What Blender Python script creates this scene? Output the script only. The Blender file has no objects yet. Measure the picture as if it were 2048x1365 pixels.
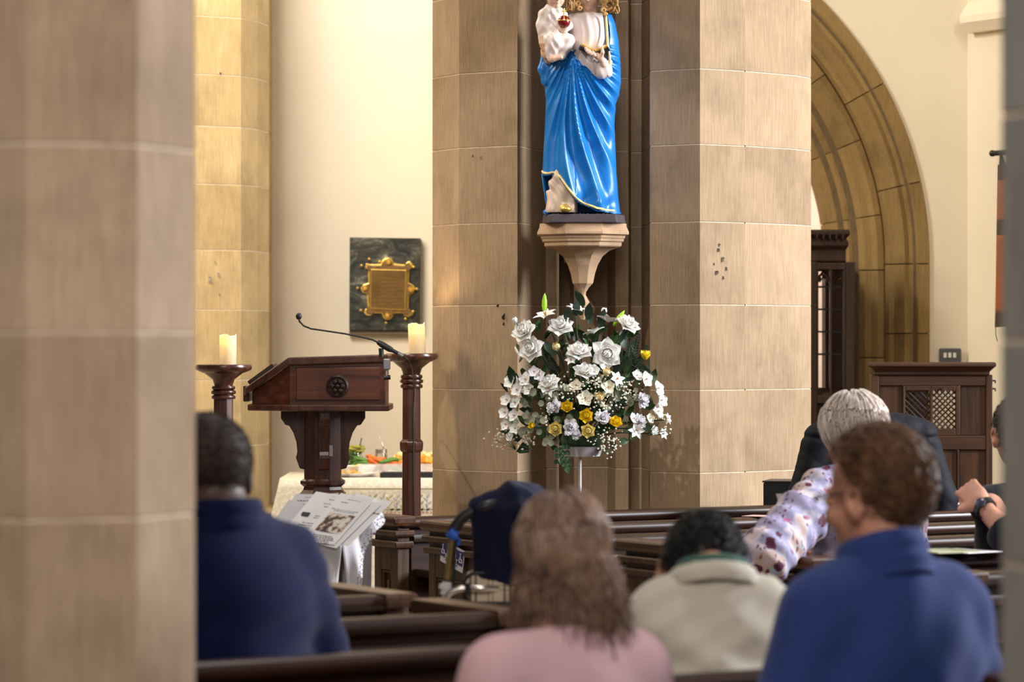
import bpy, bmesh, math, random
import numpy as np
from mathutils import Vector, Matrix, Euler

sc = bpy.context.scene
COL = sc.collection
PI = math.pi
random.seed(7); RNG = np.random.default_rng(7)
# real-size frame: camera at the origin of the nave, 1.55 m up, looking along +Y
F, CX, HY, EYE = 6400.0, 1024.0, 690.0, 1.55
def W(px, py, d): return Vector(((px-CX)/F*d, d, EYE-(py-HY)/F*d))

# ------------------------------------------------------------------ camera, world, lights, exposure
cam_d = bpy.data.cameras.new('camera'); cam = bpy.data.objects.new('camera', cam_d); COL.objects.link(cam)
cam.location = (0, 0, EYE); cam.rotation_euler = (PI/2, 0, 0)
cam_d.sensor_width = 36; cam_d.lens = 36*F/2048; cam_d.shift_y = 7.5/2048
cam_d.clip_start = .1; cam_d.clip_end = 200
cam_d.dof.use_dof = True; cam_d.dof.focus_distance = 13.0; cam_d.dof.aperture_fstop = 4.0
sc.camera = cam
wd = bpy.data.worlds.new('world'); sc.world = wd; wd.use_nodes = True
bg = wd.node_tree.nodes['Background']; bg.inputs[0].default_value = (1, .93, .86, 1); bg.inputs[1].default_value = .075
def area(name, loc, target, size, energy, color, sy=None):
    l = bpy.data.lights.new(name, 'AREA'); l.energy = energy; l.color = color; l.size = size
    if sy: l.shape = 'RECTANGLE'; l.size_y = sy
    o = bpy.data.objects.new(name, l); COL.objects.link(o); o.location = loc
    o.rotation_euler = (Vector(target)-Vector(loc)).to_track_quat('-Z', 'Y').to_euler(); return o
def spot(name, loc, target, energy, color, deg, blend=.4, rad=.08):
    l = bpy.data.lights.new(name, 'SPOT'); l.energy = energy; l.color = color; l.spot_size = math.radians(deg)
    l.spot_blend = blend; l.shadow_soft_size = rad
    o = bpy.data.objects.new(name, l); COL.objects.link(o); o.location = loc
    o.rotation_euler = (Vector(target)-Vector(loc)).to_track_quat('-Z', 'Y').to_euler(); return o
area('south_window_light', (8.6, 11.3, 4.2), (.6, 12.5, 1.8), 2.6, 1700, (.93, .95, 1.0), 3.6)
area('chancel_lamp_light', (-4.0, 14.0, 4.6), (-1.7, 17.4, 1.8), 1.2, 185, (1, .80, .52))
area('sanctuary_lamp_light', (-2.0, 15.0, 5.4), (-.9, 18.2, 1.8), 1.2, 215, (1, .92, .80))
spot('statue_spot_light', (-2.2, 8.4, 5.4), (.25, 13.5, 1.80), 560, (1, .95, .88), 19, .5, .05)
area('aisle_lamp_light', (3.0, 13.2, 5.2), (2.2, 17, 1.6), 1.0, 55, (1, .86, .62))
area('porch_lamp_light', (1.9, 18.0, 4.6), (1.7, 19.5, 2.0), .8, 70, (1, .86, .72))
area('nave_fill_light', (.1, 1.6, 4.4), (-.2, 6.5, .9), 2.4, 185, (1, .91, .84))  # added fill, no real lamp: brightens the near pier and the people
area('crossing_fill_light', (-.2, 9.6, 6.8), (-.2, 10.2, .9), 1.6, 150, (1, .94, .88))  # unseen overhead fill added to lift the papers and pew tops
sc.view_settings.view_transform = 'Standard'; sc.view_settings.look = 'None'
sc.view_settings.gamma = 1.0; sc.view_settings.use_curve_mapping = False
sc.view_settings.exposure = 0.0

# ------------------------------------------------------------------ object helpers
def thing(name, label, cat, loc=(0,0,0), rotz=0, group=None, kind=None):
    o = bpy.data.objects.new(name, None); COL.objects.link(o); o.empty_display_size = .1
    o.location = loc; o.rotation_euler = (0, 0, rotz)
    return tag(o, label, cat, group, kind)
def tag(o, label=None, cat=None, group=None, kind=None):
    for k, v in (('label', label), ('category', cat), ('group', group), ('kind', kind)):
        if v: o[k] = v
    return o
def wm(o):
    m = Matrix.LocRotScale(o.location, o.rotation_euler, o.scale)
    return wm(o.parent) @ m if o.parent else m
def link(name, me, mat, parent=None, loc=None):
    o = bpy.data.objects.new(name, me); COL.objects.link(o)
    if mat is not None and not me.materials: me.materials.append(mat)
    if parent is not None: o.parent = parent
    if loc is not None: o.location = loc
    return o
def mesh_np(name, V, Q, smooth=True):
    """mesh from numpy arrays: V (n,3), Q (m,3|4)"""
    me = bpy.data.meshes.new(name); V = np.asarray(V, np.float32); Q = np.asarray(Q, np.int32)
    k = Q.shape[1]
    me.vertices.add(len(V)); me.vertices.foreach_set('co', V.ravel())
    me.loops.add(Q.size); me.loops.foreach_set('vertex_index', Q.ravel())
    me.polygons.add(len(Q)); me.polygons.foreach_set('loop_start', np.arange(0, Q.size, k, dtype=np.int32))
    me.polygons.foreach_set('use_smooth', np.full(len(Q), smooth)); me.update(calc_edges=True)
    return me
class MB:
    """collects simple shapes and links them as one mesh object"""
    def __init__(s): s.v = []; s.f = []
    def add(s, vs, fs):
        b = len(s.v); s.v += [tuple(v) for v in vs]; s.f += [tuple(i+b for i in f) for f in fs]; return s
    def box(s, x0, x1, y0, y1, z0, z1, M=None):
        vs = [Vector((x, y, z)) for z in (z0, z1) for y in (y0, y1) for x in (x0, x1)]
        if M: vs = [M @ v for v in vs]
        return s.add(vs, [(0,2,3,1),(4,5,7,6),(0,1,5,4),(2,6,7,3),(0,4,6,2),(1,3,7,5)])
    def prism(s, poly, a, b, axis='z', M=None):
        n = len(poly)
        def P(p, t): return {'z': (p[0], p[1], t), 'x': (t, p[0], p[1]), 'y': (p[0], t, p[1])}[axis]
        vs = [Vector(P(p, a)) for p in poly] + [Vector(P(p, b)) for p in poly]
        ar = sum(poly[i][0]*poly[(i+1)%n][1]-poly[(i+1)%n][0]*poly[i][1] for i in range(n))
        flip = (ar < 0) ^ (axis == 'y') ^ (b < a)
        fs = [tuple(range(n))[::-1], tuple(range(n, 2*n))] + [(i, (i+1)%n, n+(i+1)%n, n+i) for i in range(n)]
        if flip: fs = [f[::-1] for f in fs]
        if M: vs = [M @ v for v in vs]
        return s.add(vs, fs)
    def rings(s, rings, closed=True, caps=True):
        n = len(rings[0]); b = len(s.v)
        for r in rings: s.v += [tuple(p) for p in r]
        m = n if closed else n-1
        for k in range(len(rings)-1):
            for i in range(m):
                j = (i+1) % n
                s.f.append((b+k*n+i, b+k*n+j, b+(k+1)*n+j, b+(k+1)*n+i))
        if caps and closed:
            s.f.append(tuple(b+i for i in range(n))[::-1]); s.f.append(tuple(b+(len(rings)-1)*n+i for i in range(n)))
        return s
    def lathe(s, prof, c=(0,0,0), n=24, M=None, ph=0):
        R = []
        for r, z in prof:
            ring = [Vector((c[0]+r*math.cos(ph+2*PI*i/n), c[1]+r*math.sin(ph+2*PI*i/n), c[2]+z)) for i in range(n)]
            R.append([M @ p for p in ring] if M else ring)
        return s.rings(R)
    def tube(s, pts, rad, n=8, caps=True):
        pts = [Vector(p) for p in pts]; R = []
        t0 = (pts[1]-pts[0]).normalized(); u = t0.orthogonal().normalized()
        for i, p in enumerate(pts):
            t = (pts[min(i+1, len(pts)-1)]-pts[max(i-1, 0)]).normalized()
            u = (u-t*u.dot(t)); u = u.normalized() if u.length > 1e-6 else t.orthogonal().normalized()
            w = t.cross(u); r = rad[i] if isinstance(rad, (list, tuple)) else rad
            R.append([p+(u*math.cos(2*PI*k/n)+w*math.sin(2*PI*k/n))*r for k in range(n)])
        return s.rings(R, caps=caps)
    def ball(s, c, r, n=12, m=8, M=None):
        r = (r, r, r) if not isinstance(r, (tuple, list)) else r
        R = []
        for j in range(1, m):
            a = -PI/2+PI*j/m
            ring = [Vector((c[0]+r[0]*math.cos(a)*math.cos(2*PI*i/n), c[1]+r[1]*math.cos(a)*math.sin(2*PI*i/n), c[2]+r[2]*math.sin(a))) for i in range(n)]
            R.append([M @ p for p in ring] if M else ring)
        return s.rings(R)
    def build(s, name, mat, parent=None, world=False, smooth=None, bevel=0, seg=2, loc=None):
        v = s.v
        if world and parent is not None:
            mi = wm(parent).inverted(); v = [mi @ Vector(p) for p in v]
        if loc is not None and parent is None: v = [Vector(p)-Vector(loc) for p in v]
        me = bpy.data.meshes.new(name); me.from_pydata([tuple(p) for p in v], [], s.f); me.update()
        if smooth is not None:
            me.polygons.foreach_set('use_smooth', np.ones(len(me.polygons), bool)); me.set_sharp_from_angle(angle=math.radians(smooth))
        o = link(name, me, mat, parent)
        if loc is not None: o.location = loc
        if bevel:
            b = o.modifiers.new('bevel', 'BEVEL'); b.width = bevel; b.segments = seg; b.limit_method = 'ANGLE'; b.angle_limit = math.radians(40)
        return o
def copy_tree(o, parent=None):
    c = o.copy(); COL.objects.link(c)
    if parent is not None: c.parent = parent
    for ch in list(o.children): copy_tree(ch, c)
    return c
def interp(x, xs, ys): return float(np.interp(x, xs, ys))
def spline(pts, n=8):
    """Catmull-Rom through pts"""
    P = [Vector(p) for p in pts]; P = [P[0]*2-P[1]]+P+[P[-1]*2-P[-2]]; out = []
    for i in range(1, len(P)-2):
        for k in range(n):
            t = k/n; a, b, c, d = P[i-1], P[i], P[i+1], P[i+2]
            out.append(.5*((2*b)+(c-a)*t+(2*a-5*b+4*c-d)*t*t+(3*b-a-3*c+d)*t**3))
    out.append(P[-2]); return out

# ------------------------------------------------------------------ materials
class NT:
    def __init__(s, name):
        s.m = bpy.data.materials.new(name); s.m.use_nodes = True; s.t = s.m.node_tree
        s.b = s.t.nodes['Principled BSDF']; s.out = s.t.nodes['Material Output']
    def n(s, kind, **kw):
        nd = s.t.nodes.new(kind)
        for k, v in kw.items():
            if k in nd.inputs: nd.inputs[k].default_value = v
            else: setattr(nd, k, v)
        return nd
    def l(s, a, b): s.t.links.new(a, b)
    def coord(s, scale=(1,1,1), rnd=True):
        tc = s.n('ShaderNodeTexCoord'); mp = s.n('ShaderNodeMapping'); mp.inputs['Scale'].default_value = scale
        if rnd:
            oi = s.n('ShaderNodeObjectInfo'); mu = s.n('ShaderNodeMath', operation='MULTIPLY'); mu.inputs[1].default_value = 37.0
            s.l(oi.outputs['Random'], mu.inputs[0]); s.l(mu.outputs[0], mp.inputs['Location'])
        s.l(tc.outputs['Object'], mp.inputs['Vector']); return mp.outputs['Vector']
    def noise(s, vec, scale, detail=3, rough=.55):
        nd = s.n('ShaderNodeTexNoise'); nd.inputs['Scale'].default_value = scale; nd.inputs['Detail'].default_value = detail
        nd.inputs['Roughness'].default_value = rough; s.l(vec, nd.inputs['Vector']); return nd.outputs['Fac']
    def ramp(s, fac, stops):
        r = s.n('ShaderNodeValToRGB'); e = r.color_ramp.elements
        while len(e) < len(stops): e.new(.5)
        for i, (p, c) in enumerate(stops): e[i].position = p; e[i].color = (*c, 1)
        s.l(fac, r.inputs[0]); return r.outputs[0]
    def mix(s, fac, a, b, mode='MIX'):
        m = s.n('ShaderNodeMix', data_type='RGBA', blend_type=mode)
        for k, x in ((0, fac), (6, a), (7, b)):
            if isinstance(x, (int, float)): m.inputs[k].default_value = x
            elif isinstance(x, tuple): m.inputs[k].default_value = (*x, 1)
            else: s.l(x, m.inputs[k])
        return m.outputs[2]
    def bump(s, h, strength=.3, dist=.002):
        b = s.n('ShaderNodeBump'); b.inputs['Strength'].default_value = strength; b.inputs['Distance'].default_value = dist
        s.l(h, b.inputs['Height']); s.l(b.outputs[0], s.b.inputs['Normal'])
def lin(r, g, b): return tuple((c/255/12.92 if c/255 <= .04045 else ((c/255+.055)/1.055)**2.4) for c in (r, g, b))
def plain(name, c, rough=.6, metal=0, var=.12, scale=12, bump=0, stretch=(1,1,1), **kw):
    t = NT(name); v = t.coord(stretch); f = t.noise(v, scale)
    col = t.ramp(f, [(.3, tuple(x*(1-var) for x in c)), (.7, tuple(min(1, x*(1+var)) for x in c))])
    t.l(col, t.b.inputs['Base Color']); t.b.inputs['Roughness'].default_value = rough; t.b.inputs['Metallic'].default_value = metal
    if bump: t.bump(t.noise(v, scale*4, 4), .4, bump)
    for k, x in kw.items():
        t.b.inputs[k.replace('_', ' ')].default_value = x
    return t.m
def stone(name, c, dark=.72, light=1.18, tool=True, patch=.35):
    t = NT(name); v = t.coord(); f = t.noise(v, 3.2, 6, .65)
    col = t.ramp(f, [(.28, tuple(x*dark for x in c)), (.5, c), (.75, tuple(min(1, x*light) for x in c))])
    v2 = t.coord((170, 170, 9)); s2 = t.noise(v2, 1.0, 2)
    col = t.mix(.22 if tool else .05, col, t.ramp(s2, [(.35, (.30, .25, .20)), (.65, (1, .95, .88))]), 'SOFT_LIGHT')
    f3 = t.noise(t.coord((2.2, 2.2, .9)), 2.2, 5, .6)
    wash = t.ramp(f3, [(.56, (0, 0, 0)), (.74, (patch, patch, patch))])
    col = t.mix(wash, col, tuple(min(1, x*1.55+.05) for x in c))
    sp = t.noise(v, 55, 3, .7); spk = t.ramp(sp, [(.73, (0, 0, 0)), (.78, (.5, .5, .5))])
    col = t.mix(spk, col, tuple(min(1, x*2.0) for x in c))
    oi = t.n('ShaderNodeObjectInfo'); col = t.mix(1.0, col, t.ramp(oi.outputs['Random'], [(0, (.86, .85, .83)), (1, (1.0, 1.0, 1.0))]), 'MULTIPLY')
    t.l(col, t.b.inputs['Base Color']); t.b.inputs['Roughness'].default_value = .88; t.b.inputs['Specular IOR Level'].default_value = .2
    t.bump(t.mix(.5, s2, sp), .5, .0022); return t.m
def wood(name, c, c2, rough=.38, axis='x', coat=.15):
    t = NT(name); sc_ = {'x': (1.2, 26, 26), 'y': (26, 1.2, 26), 'z': (26, 26, 1.2)}[axis]
    v = t.coord(sc_); f = t.noise(v, 1.6, 5, .6); col = t.ramp(f, [(.3, c2), (.52, c), (.72, tuple(x*1.5 for x in c))])
    t.l(col, t.b.inputs['Base Color']); t.b.inputs['Roughness'].default_value = rough
    t.b.inputs['Coat Weight'].default_value = coat; t.b.inputs['Coat Roughness'].default_value = .3
    t.bump(f, .15, .001); return t.m
def fabric(name, c, var=.15, scale=400, sheen=.12, big=6, bump=.0008, c2=None):
    t = NT(name); v = t.coord(); f = t.noise(v, scale, 2); g = t.noise(v, big, 3)
    c2 = c2 or tuple(x*(1-var*1.6) for x in c)
    col = t.mix(.35, t.ramp(g, [(.3, c2), (.7, c)]), t.ramp(f, [(.3, tuple(x*(1-2*var) for x in c)), (.7, tuple(min(1, x*(1+2*var)) for x in c))]))
    t.l(col, t.b.inputs['Base Color']); t.b.inputs['Roughness'].default_value = .9; t.b.inputs['Specular IOR Level'].default_value = .15
    t.b.inputs['Sheen Weight'].default_value = sheen; t.bump(f, .3, bump); return t.m
def skin(name, c):
    t = NT(name); v = t.coord(); g = t.noise(v, 22, 3)
    col = t.ramp(g, [(.3, tuple(x*.86 for x in c)), (.7, (min(1, c[0]*1.08), c[1]*1.04, c[2]*1.02))])
    t.l(col, t.b.inputs['Base Color']); t.b.inputs['Roughness'].default_value = .5
    t.b.inputs['Subsurface Weight'].default_value = .075; t.b.inputs['Subsurface Radius'].default_value = (.01, .004, .002); return t.m
def hairm(name, c, c2, rough=.42):
    t = NT(name); v = t.coord((160, 160, 12)); f = t.noise(v, 1.0, 4)
    g = t.noise(t.coord((1, 1, .5)), 26, 2)
    col = t.ramp(t.mix(.45, f, g), [(.36, c2), (.62, c)])
    t.l(col, t.b.inputs['Base Color']); t.b.inputs['Roughness'].default_value = rough; return t.m

M = {}
M['stone'] = stone('pier_stone', (.37, .265, .17))
M['stone_near'] = stone('near_pier_stone', (.46, .34, .235), patch=.5)
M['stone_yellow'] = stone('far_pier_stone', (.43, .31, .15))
M['stone_arch'] = stone('arch_stone', (.27, .18, .075), patch=.12)
M['mortar'] = plain('lime_mortar', (.66, .54, .40), .95, var=.2, scale=20, bump=.002)
M['mortar_dark'] = plain('groove_shade_mortar', (.13, .085, .04), .95, var=.2, scale=20)  # darkened so the groove between the arch orders reads as shadow
M['corbel'] = stone('corbel_stone', (.50, .335, .21), tool=False, patch=.15)
M['plaster'] = plain('cream_plaster', (.82, .745, .61), .92, var=.03, scale=2.5, bump=.0008)
M['plaster_r'] = plain('aisle_plaster', (.78, .70, .56), .92, var=.05, scale=1.6, bump=.0008)
M['floor'] = plain('floor_tile', (.30, .24, .18), .6, var=.2, scale=3)
PW, PW2 = (.034, .0115, .006), (.010, .0035, .0022)
M['pew'] = wood('pew_oak', PW, PW2, .38, 'x', .05)
M['pewv'] = wood('pew_end_oak', (.066, .028, .011), (.018, .007, .003), .45, 'z', .04)
M['pewcap'] = wood('pew_cap_oak', (.080, .031, .013), (.024, .009, .004), .36, 'y', .06)
M['mahog'] = wood('mahogany', (.125, .034, .014), (.045, .012, .006), .30, 'x', .3)
M['mahogv'] = wood('mahogany_upright', (.085, .028, .016), (.028, .009, .006), .26, 'z', .4)
M['booth'] = wood('booth_oak', (.062, .022, .006), (.020, .007, .002), .5, 'z', .0)
M['booth_x'] = wood('booth_oak_rail', (.056, .020, .007), (.018, .007, .003), .5, 'x', .0)
M['darkoak'] = wood('screen_oak', (.036, .016, .007), (.012, .005, .003), .48, 'z', .0)
M['black'] = plain('black_plastic', (.012, .012, .014), .45, var=.1)
M['grey_metal'] = plain('grey_metal', (.30, .30, .32), .35, .8, var=.06)
M['chrome'] = plain('tube_metal', (.72, .66, .60), .25, .9, var=.05)
M['warm_tube'] = plain('warm_reflection_tube', (.46, .33, .13), .28, .85, var=.08)  # warm reflection put into the base colour of the metal
M['white_plastic'] = plain('white_plastic', (.74, .72, .70), .4, var=.04)
M['paper'] = plain('white_paper', (.86, .85, .86), .8, var=.015)
M['paper_grey'] = plain('grey_paper', (.66, .64, .68), .8, var=.02)
M['ink'] = plain('black_ink', (.05, .05, .06), .8, var=.1)
M['ink_soft'] = plain('grey_ink', (.28, .28, .30), .8, var=.1)
M['gold'] = plain('gilt', (.83, .56, .13), .35, .75, var=.12, scale=30)
M['goldpaint'] = plain('gold_paint', (.80, .55, .16), .4, .25, var=.1)

# ------------------------------------------------------------------ implicit surfaces (for bodies, cloth, carved figures)
def nets(f, lo, hi, h):
    lo = np.array(lo, np.float32); cs = 4
    cn = np.ceil((np.array(hi)-lo)/(h*cs)).astype(int); n = cn*cs+1
    ax = [lo[i]+h*cs*np.arange(cn[i]+1, dtype=np.float32) for i in range(3)]
    G = np.stack(np.meshgrid(*ax, indexing='ij'), -1).reshape(-1, 3)
    Vc = f(G).reshape(cn+1)
    A = np.abs(Vc); m = np.minimum.reduce([A[a:a+cn[0], b:b+cn[1], c:c+cn[2]] for a in (0,1) for b in (0,1) for c in (0,1)])
    blk = m < h*cs*1.7
    up = lambda a: np.repeat(np.repeat(np.repeat(a, cs, 0), cs, 1), cs, 2)
    V = np.full(n, 1.0, np.float32); V[:-1, :-1, :-1] = up(Vc[:-1, :-1, :-1])
    mask = np.zeros(n, bool); mask[:-1, :-1, :-1] = up(blk)
    mask[1:] |= mask[:-1].copy(); mask[:, 1:] |= mask[:, :-1].copy(); mask[:, :, 1:] |= mask[:, :, :-1].copy()
    idx = np.argwhere(mask); P = lo+h*idx.astype(np.float32)
    V[mask] = np.concatenate([f(P[i:i+200000]) for i in range(0, len(P), 200000)])
    S = V < 0; c = n-1; cnt = np.zeros(c, np.int8)
    for a in (0,1):
        for b in (0,1):
            for d in (0,1): cnt += S[a:a+c[0], b:b+c[1], d:d+c[2]]
    cell = np.argwhere((cnt > 0) & (cnt < 8)); K = len(cell)
    ind = np.full(c, -1, np.int32); ind[tuple(cell.T)] = np.arange(K)
    acc = np.zeros((K, 3), np.float32); num = np.zeros(K, np.float32)
    cor = [(a,b,d) for a in (0,1) for b in (0,1) for d in (0,1)]
    for p in cor:
        for ax_ in range(3):
            if p[ax_]: continue
            q = list(p); q[ax_] = 1
            va = V[tuple((cell+p).T)]; vb = V[tuple((cell+q).T)]; x = (va < 0) != (vb < 0)
            t = np.where(x, va/np.where(x, va-vb, 1), 0)
            pos = np.array(p, np.float32)[None].repeat(K, 0); pos[:, ax_] = t
            acc[x] += pos[x]; num[x] += 1
    verts = lo+h*(cell+acc/np.maximum(num, 1)[:, None])
    quads = []
    for ax_ in range(3):
        o1, o2 = (ax_+1) % 3, (ax_+2) % 3
        sl = [slice(None)]*3; s2 = [slice(None)]*3; sl[ax_] = slice(0, -1); s2[ax_] = slice(1, None)
        A_ = S[tuple(sl)]; B_ = S[tuple(s2)]; e = np.argwhere(A_ != B_)
        e = e[(e[:, o1] > 0) & (e[:, o2] > 0) & (e[:, o1] < c[o1]) & (e[:, o2] < c[o2])]
        flip = ~A_[tuple(e.T)]
        def cc(d1, d2):
            r = e.copy(); r[:, o1] -= d1; r[:, o2] -= d2; return ind[tuple(r.T)]
        q = np.stack([cc(1,1), cc(0,1), cc(0,0), cc(1,0)], 1)
        q[flip] = q[flip][:, ::-1]; q = q[(q >= 0).all(1)]; quads.append(q)
    return verts, np.concatenate(quads)
def sdf(name, f, lo, hi, h, mat, parent=None, loc=None):
    v, q = nets(f, lo, hi, h); return link(name, mesh_np(name, v, q), mat, parent, loc)
def smin(a, b, k):
    t = np.clip(.5+.5*(b-a)/k, 0, 1); return b+(a-b)*t-k*t*(1-t)
def smax(a, b, k): return -smin(-a, -b, k)
def sph(P, c, r): return np.linalg.norm(P-np.array(c, np.float32), axis=1)-r
def ell(P, c, r, R=None):
    p = P-np.array(c, np.float32)
    if R is not None: p = p @ np.array(R, np.float32)
    r = np.array(r, np.float32); k0 = np.linalg.norm(p/r, axis=1); k1 = np.linalg.norm(p/(r*r), axis=1)
    return k0*(k0-1)/np.maximum(k1, 1e-6)
def cap(P, a, b, ra, rb=None):
    rb = ra if rb is None else rb
    a = np.array(a, np.float32); b = np.array(b, np.float32); d = b-a
    t = np.clip(((P-a) @ d)/max(1e-9, float(d @ d)), 0, 1)
    return np.linalg.norm(P-a-t[:, None]*d, axis=1)-(ra+(rb-ra)*t)
def chain(P, pts, rs, k=.02):
    r = None
    for i in range(len(pts)-1):
        d = cap(P, pts[i], pts[i+1], rs[i], rs[i+1]); r = d if r is None else smin(r, d, k)
    return r
def rot(z=0, x=0, y=0): return np.array((Matrix.Rotation(z, 3, 'Z') @ Matrix.Rotation(x, 3, 'X') @ Matrix.Rotation(y, 3, 'Y')), np.float32)
def strands(name, pts, rad, mat, parent=None):
    """pts (S,K,3), rad (S,K): three-sided tapered locks joined into one hair mesh"""
    S, K, _ = pts.shape
    t = np.gradient(pts, axis=1); t /= np.maximum(np.linalg.norm(t, axis=2, keepdims=True), 1e-9)
    up = np.where(np.abs(t[..., 2:3]) < .9, np.array([0, 0, 1.]), np.array([1., 0, 0]))
    u = np.cross(t, up); u /= np.maximum(np.linalg.norm(u, axis=2, keepdims=True), 1e-9); w = np.cross(t, u)
    V = np.stack([pts+(u*math.cos(a)+w*math.sin(a))*rad[..., None] for a in (0, 2*PI/3, 4*PI/3)], 2)   # S,K,3,3
    base = (np.arange(S)[:, None]*K+np.arange(K-1)[None])*3
    Q = [np.stack([base+i, base+(i+1) % 3, base+3+(i+1) % 3, base+3+i], -1).reshape(-1, 4) for i in range(3)]
    return link(name, mesh_np(name, V.reshape(-1, 3), np.concatenate(Q)), mat, parent)

# ------------------------------------------------------------------ floor and walls
def struct(o, label=None): return tag(o, label, None, None, 'structure')
struct(MB().box(-9, 9, -3, 24, -.1, 0).build('floor', M['floor']))
struct(MB().box(-6.0, -1.15, 11.7, 18.6, 0, .12).build('trim_1', M['floor']), 'low raised step of the sanctuary floor')
# left back wall (two planes with a shallow return), plaster
struct(MB().prism([(-7.0, 18.7), (-1.198, 18.0), (-.12, 18.0), (-.12, 19.2), (-7.0, 19.2)], 0, 6, 'z').build('wall_back', M['plaster']))
# right: far wall with the arch cut out of it, then the aisle wall running forward
AX, AR, AZ, AYD = .90, 1.95, 2.0, 17.0          # arch: axis x, radius, springing height, wall plane
ac = 2.2126-AR
def arch_out(t):
    """outer line of the arch, t = length up from the floor on the right side"""
    if t < AZ: return (2.2126, t, 0.0)
    a = (t-AZ)/AR; return (ac+AR*math.cos(a), AZ+AR*math.sin(a), a)
amax = math.acos((AX-ac)/AR); TMAX = AZ+AR*amax
prof_r = [(arch_out(t)[0]-.02*math.cos(arch_out(t)[2]), arch_out(t)[1]-.02*math.sin(arch_out(t)[2])) for t in np.linspace(0, TMAX, 40)]
left = [(2*AX-x, z) for x, z in prof_r[::-1]]
poly = prof_r+left[1:]
mbw = MB()
def wallquad(mb, xs):                               # wall around the opening, built as strips over the arch
    top = 6.0
    for i in range(len(poly)-1):
        (x0, z0), (x1, z1) = poly[i], poly[i+1]
        if abs(x0-x1) < 1e-6: continue
        mb.add([(x0, AYD, z0), (x1, AYD, z1), (x1, AYD, top), (x0, AYD, top), (x0, AYD+.25, z0), (x1, AYD+.25, z1), (x1, AYD+.25, top), (x0, AYD+.25, top)],
               [(0,3,2,1), (4,5,6,7), (0,1,5,4)])
wallquad(mbw, 0)
mbw.box(poly[0][0], 2.42, AYD, AYD+.25, 0, 6)
struct(mbw.build('wall_far', M['plaster_r']))
struct(MB().prism([(2.42, 17.0), (4.15, 14.2), (4.35, 14.3), (2.62, 17.25)], 0, 6, 'z').build('wall_right', M['plaster_r']))
struct(MB().box(-.6, 3.4, 20.0, 20.2, 0, 6).build('wall_porch', plain('porch_plaster', (.72, .52, .40), .9, var=.25, scale=2.2)))
# string course on the aisle wall
d = Vector((1.48, -2.4, 0)).normalized(); nrm = Vector((-.851, -.525, 0)); o0 = Vector((2.44, 16.93, 0))-d*.0
mb = MB(); rr = []
for t in (-.02, 2.9):
    p = o0+d*t
    rr.append([p+nrm*(-.02)+Vector((0,0,3.20)), p+nrm*.03+Vector((0,0,3.20)), p+nrm*.075+Vector((0,0,3.25)), p+nrm*.075+Vector((0,0,3.285)), p+nrm*.02+Vector((0,0,3.36)), p+nrm*(-.02)+Vector((0,0,3.36))])
mb.rings(rr); struct(mb.build('trim_2', M['plaster_r']), 'plaster string course high on the right aisle wall')

# ------------------------------------------------------------------ arch of moulded voussoirs
def arch_pt(t, w, dep):
    x, z, a = arch_out(t)
    nx, nz = (-1, 0) if t < AZ else (-math.cos(a), -math.sin(a))
    return Vector((x+nx*w, AYD+dep, z+nz*w))
PO = [(-.005, .25), (-.005, -.012), (.055, -.012), (.07, .012), (.10, .02), (.125, .008), (.15, .03), (.175, .075), (.20, .085), (.215, .13), (.215, .25)]
PI_ = [(.205, .30), (.205, .15), (.225, .125), (.255, .12), (.285, .15), (.32, .155), (.345, .185), (.36, .235), (.395, .235), (.42, .29), (.46, .30), (.50, .33), (.50, .62), (.205, .62)]
arch = struct(bpy.data.objects.new('arch', None), 'moulded stone arch of two orders beyond the pier'); COL.objects.link(arch)
arch['label'] = 'moulded stone arch of two orders beyond the pier'
def voussoirs(prof, joints, mirror):
    for a, b in zip(joints[:-1], joints[1:]):
        g = .003; k = max(2, int((b-a)/.07)+1 if b > AZ else 2); mb = MB(); rr = []
        for t in np.linspace(a+g, min(b-g, TMAX), k):
            r = [arch_pt(t, w, dd) for w, dd in prof]
            if mirror: r = [Vector((2*AX-p.x, p.y, p.z)) for p in r][::-1]
            rr.append(r)
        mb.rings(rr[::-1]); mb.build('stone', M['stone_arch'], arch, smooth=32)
JO = [0, .35, .71, 1.03, 1.36, 1.61, 1.98, 2.42, 2.98, 3.62, TMAX]
JI = [0, .40, .80, 1.12, 1.48, 1.95, 2.28, 2.75, 3.2, 3.7, TMAX]
for mir in (False, True):
    voussoirs(PO, JO, mir); voussoirs(PI_, JI, mir)
mb = MB()
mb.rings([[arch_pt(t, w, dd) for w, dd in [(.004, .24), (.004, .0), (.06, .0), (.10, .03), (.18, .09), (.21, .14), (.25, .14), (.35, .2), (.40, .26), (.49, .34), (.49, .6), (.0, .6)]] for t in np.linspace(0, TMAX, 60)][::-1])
mb.build('mortar_bed', M['mortar_dark'], arch, smooth=30)

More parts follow.
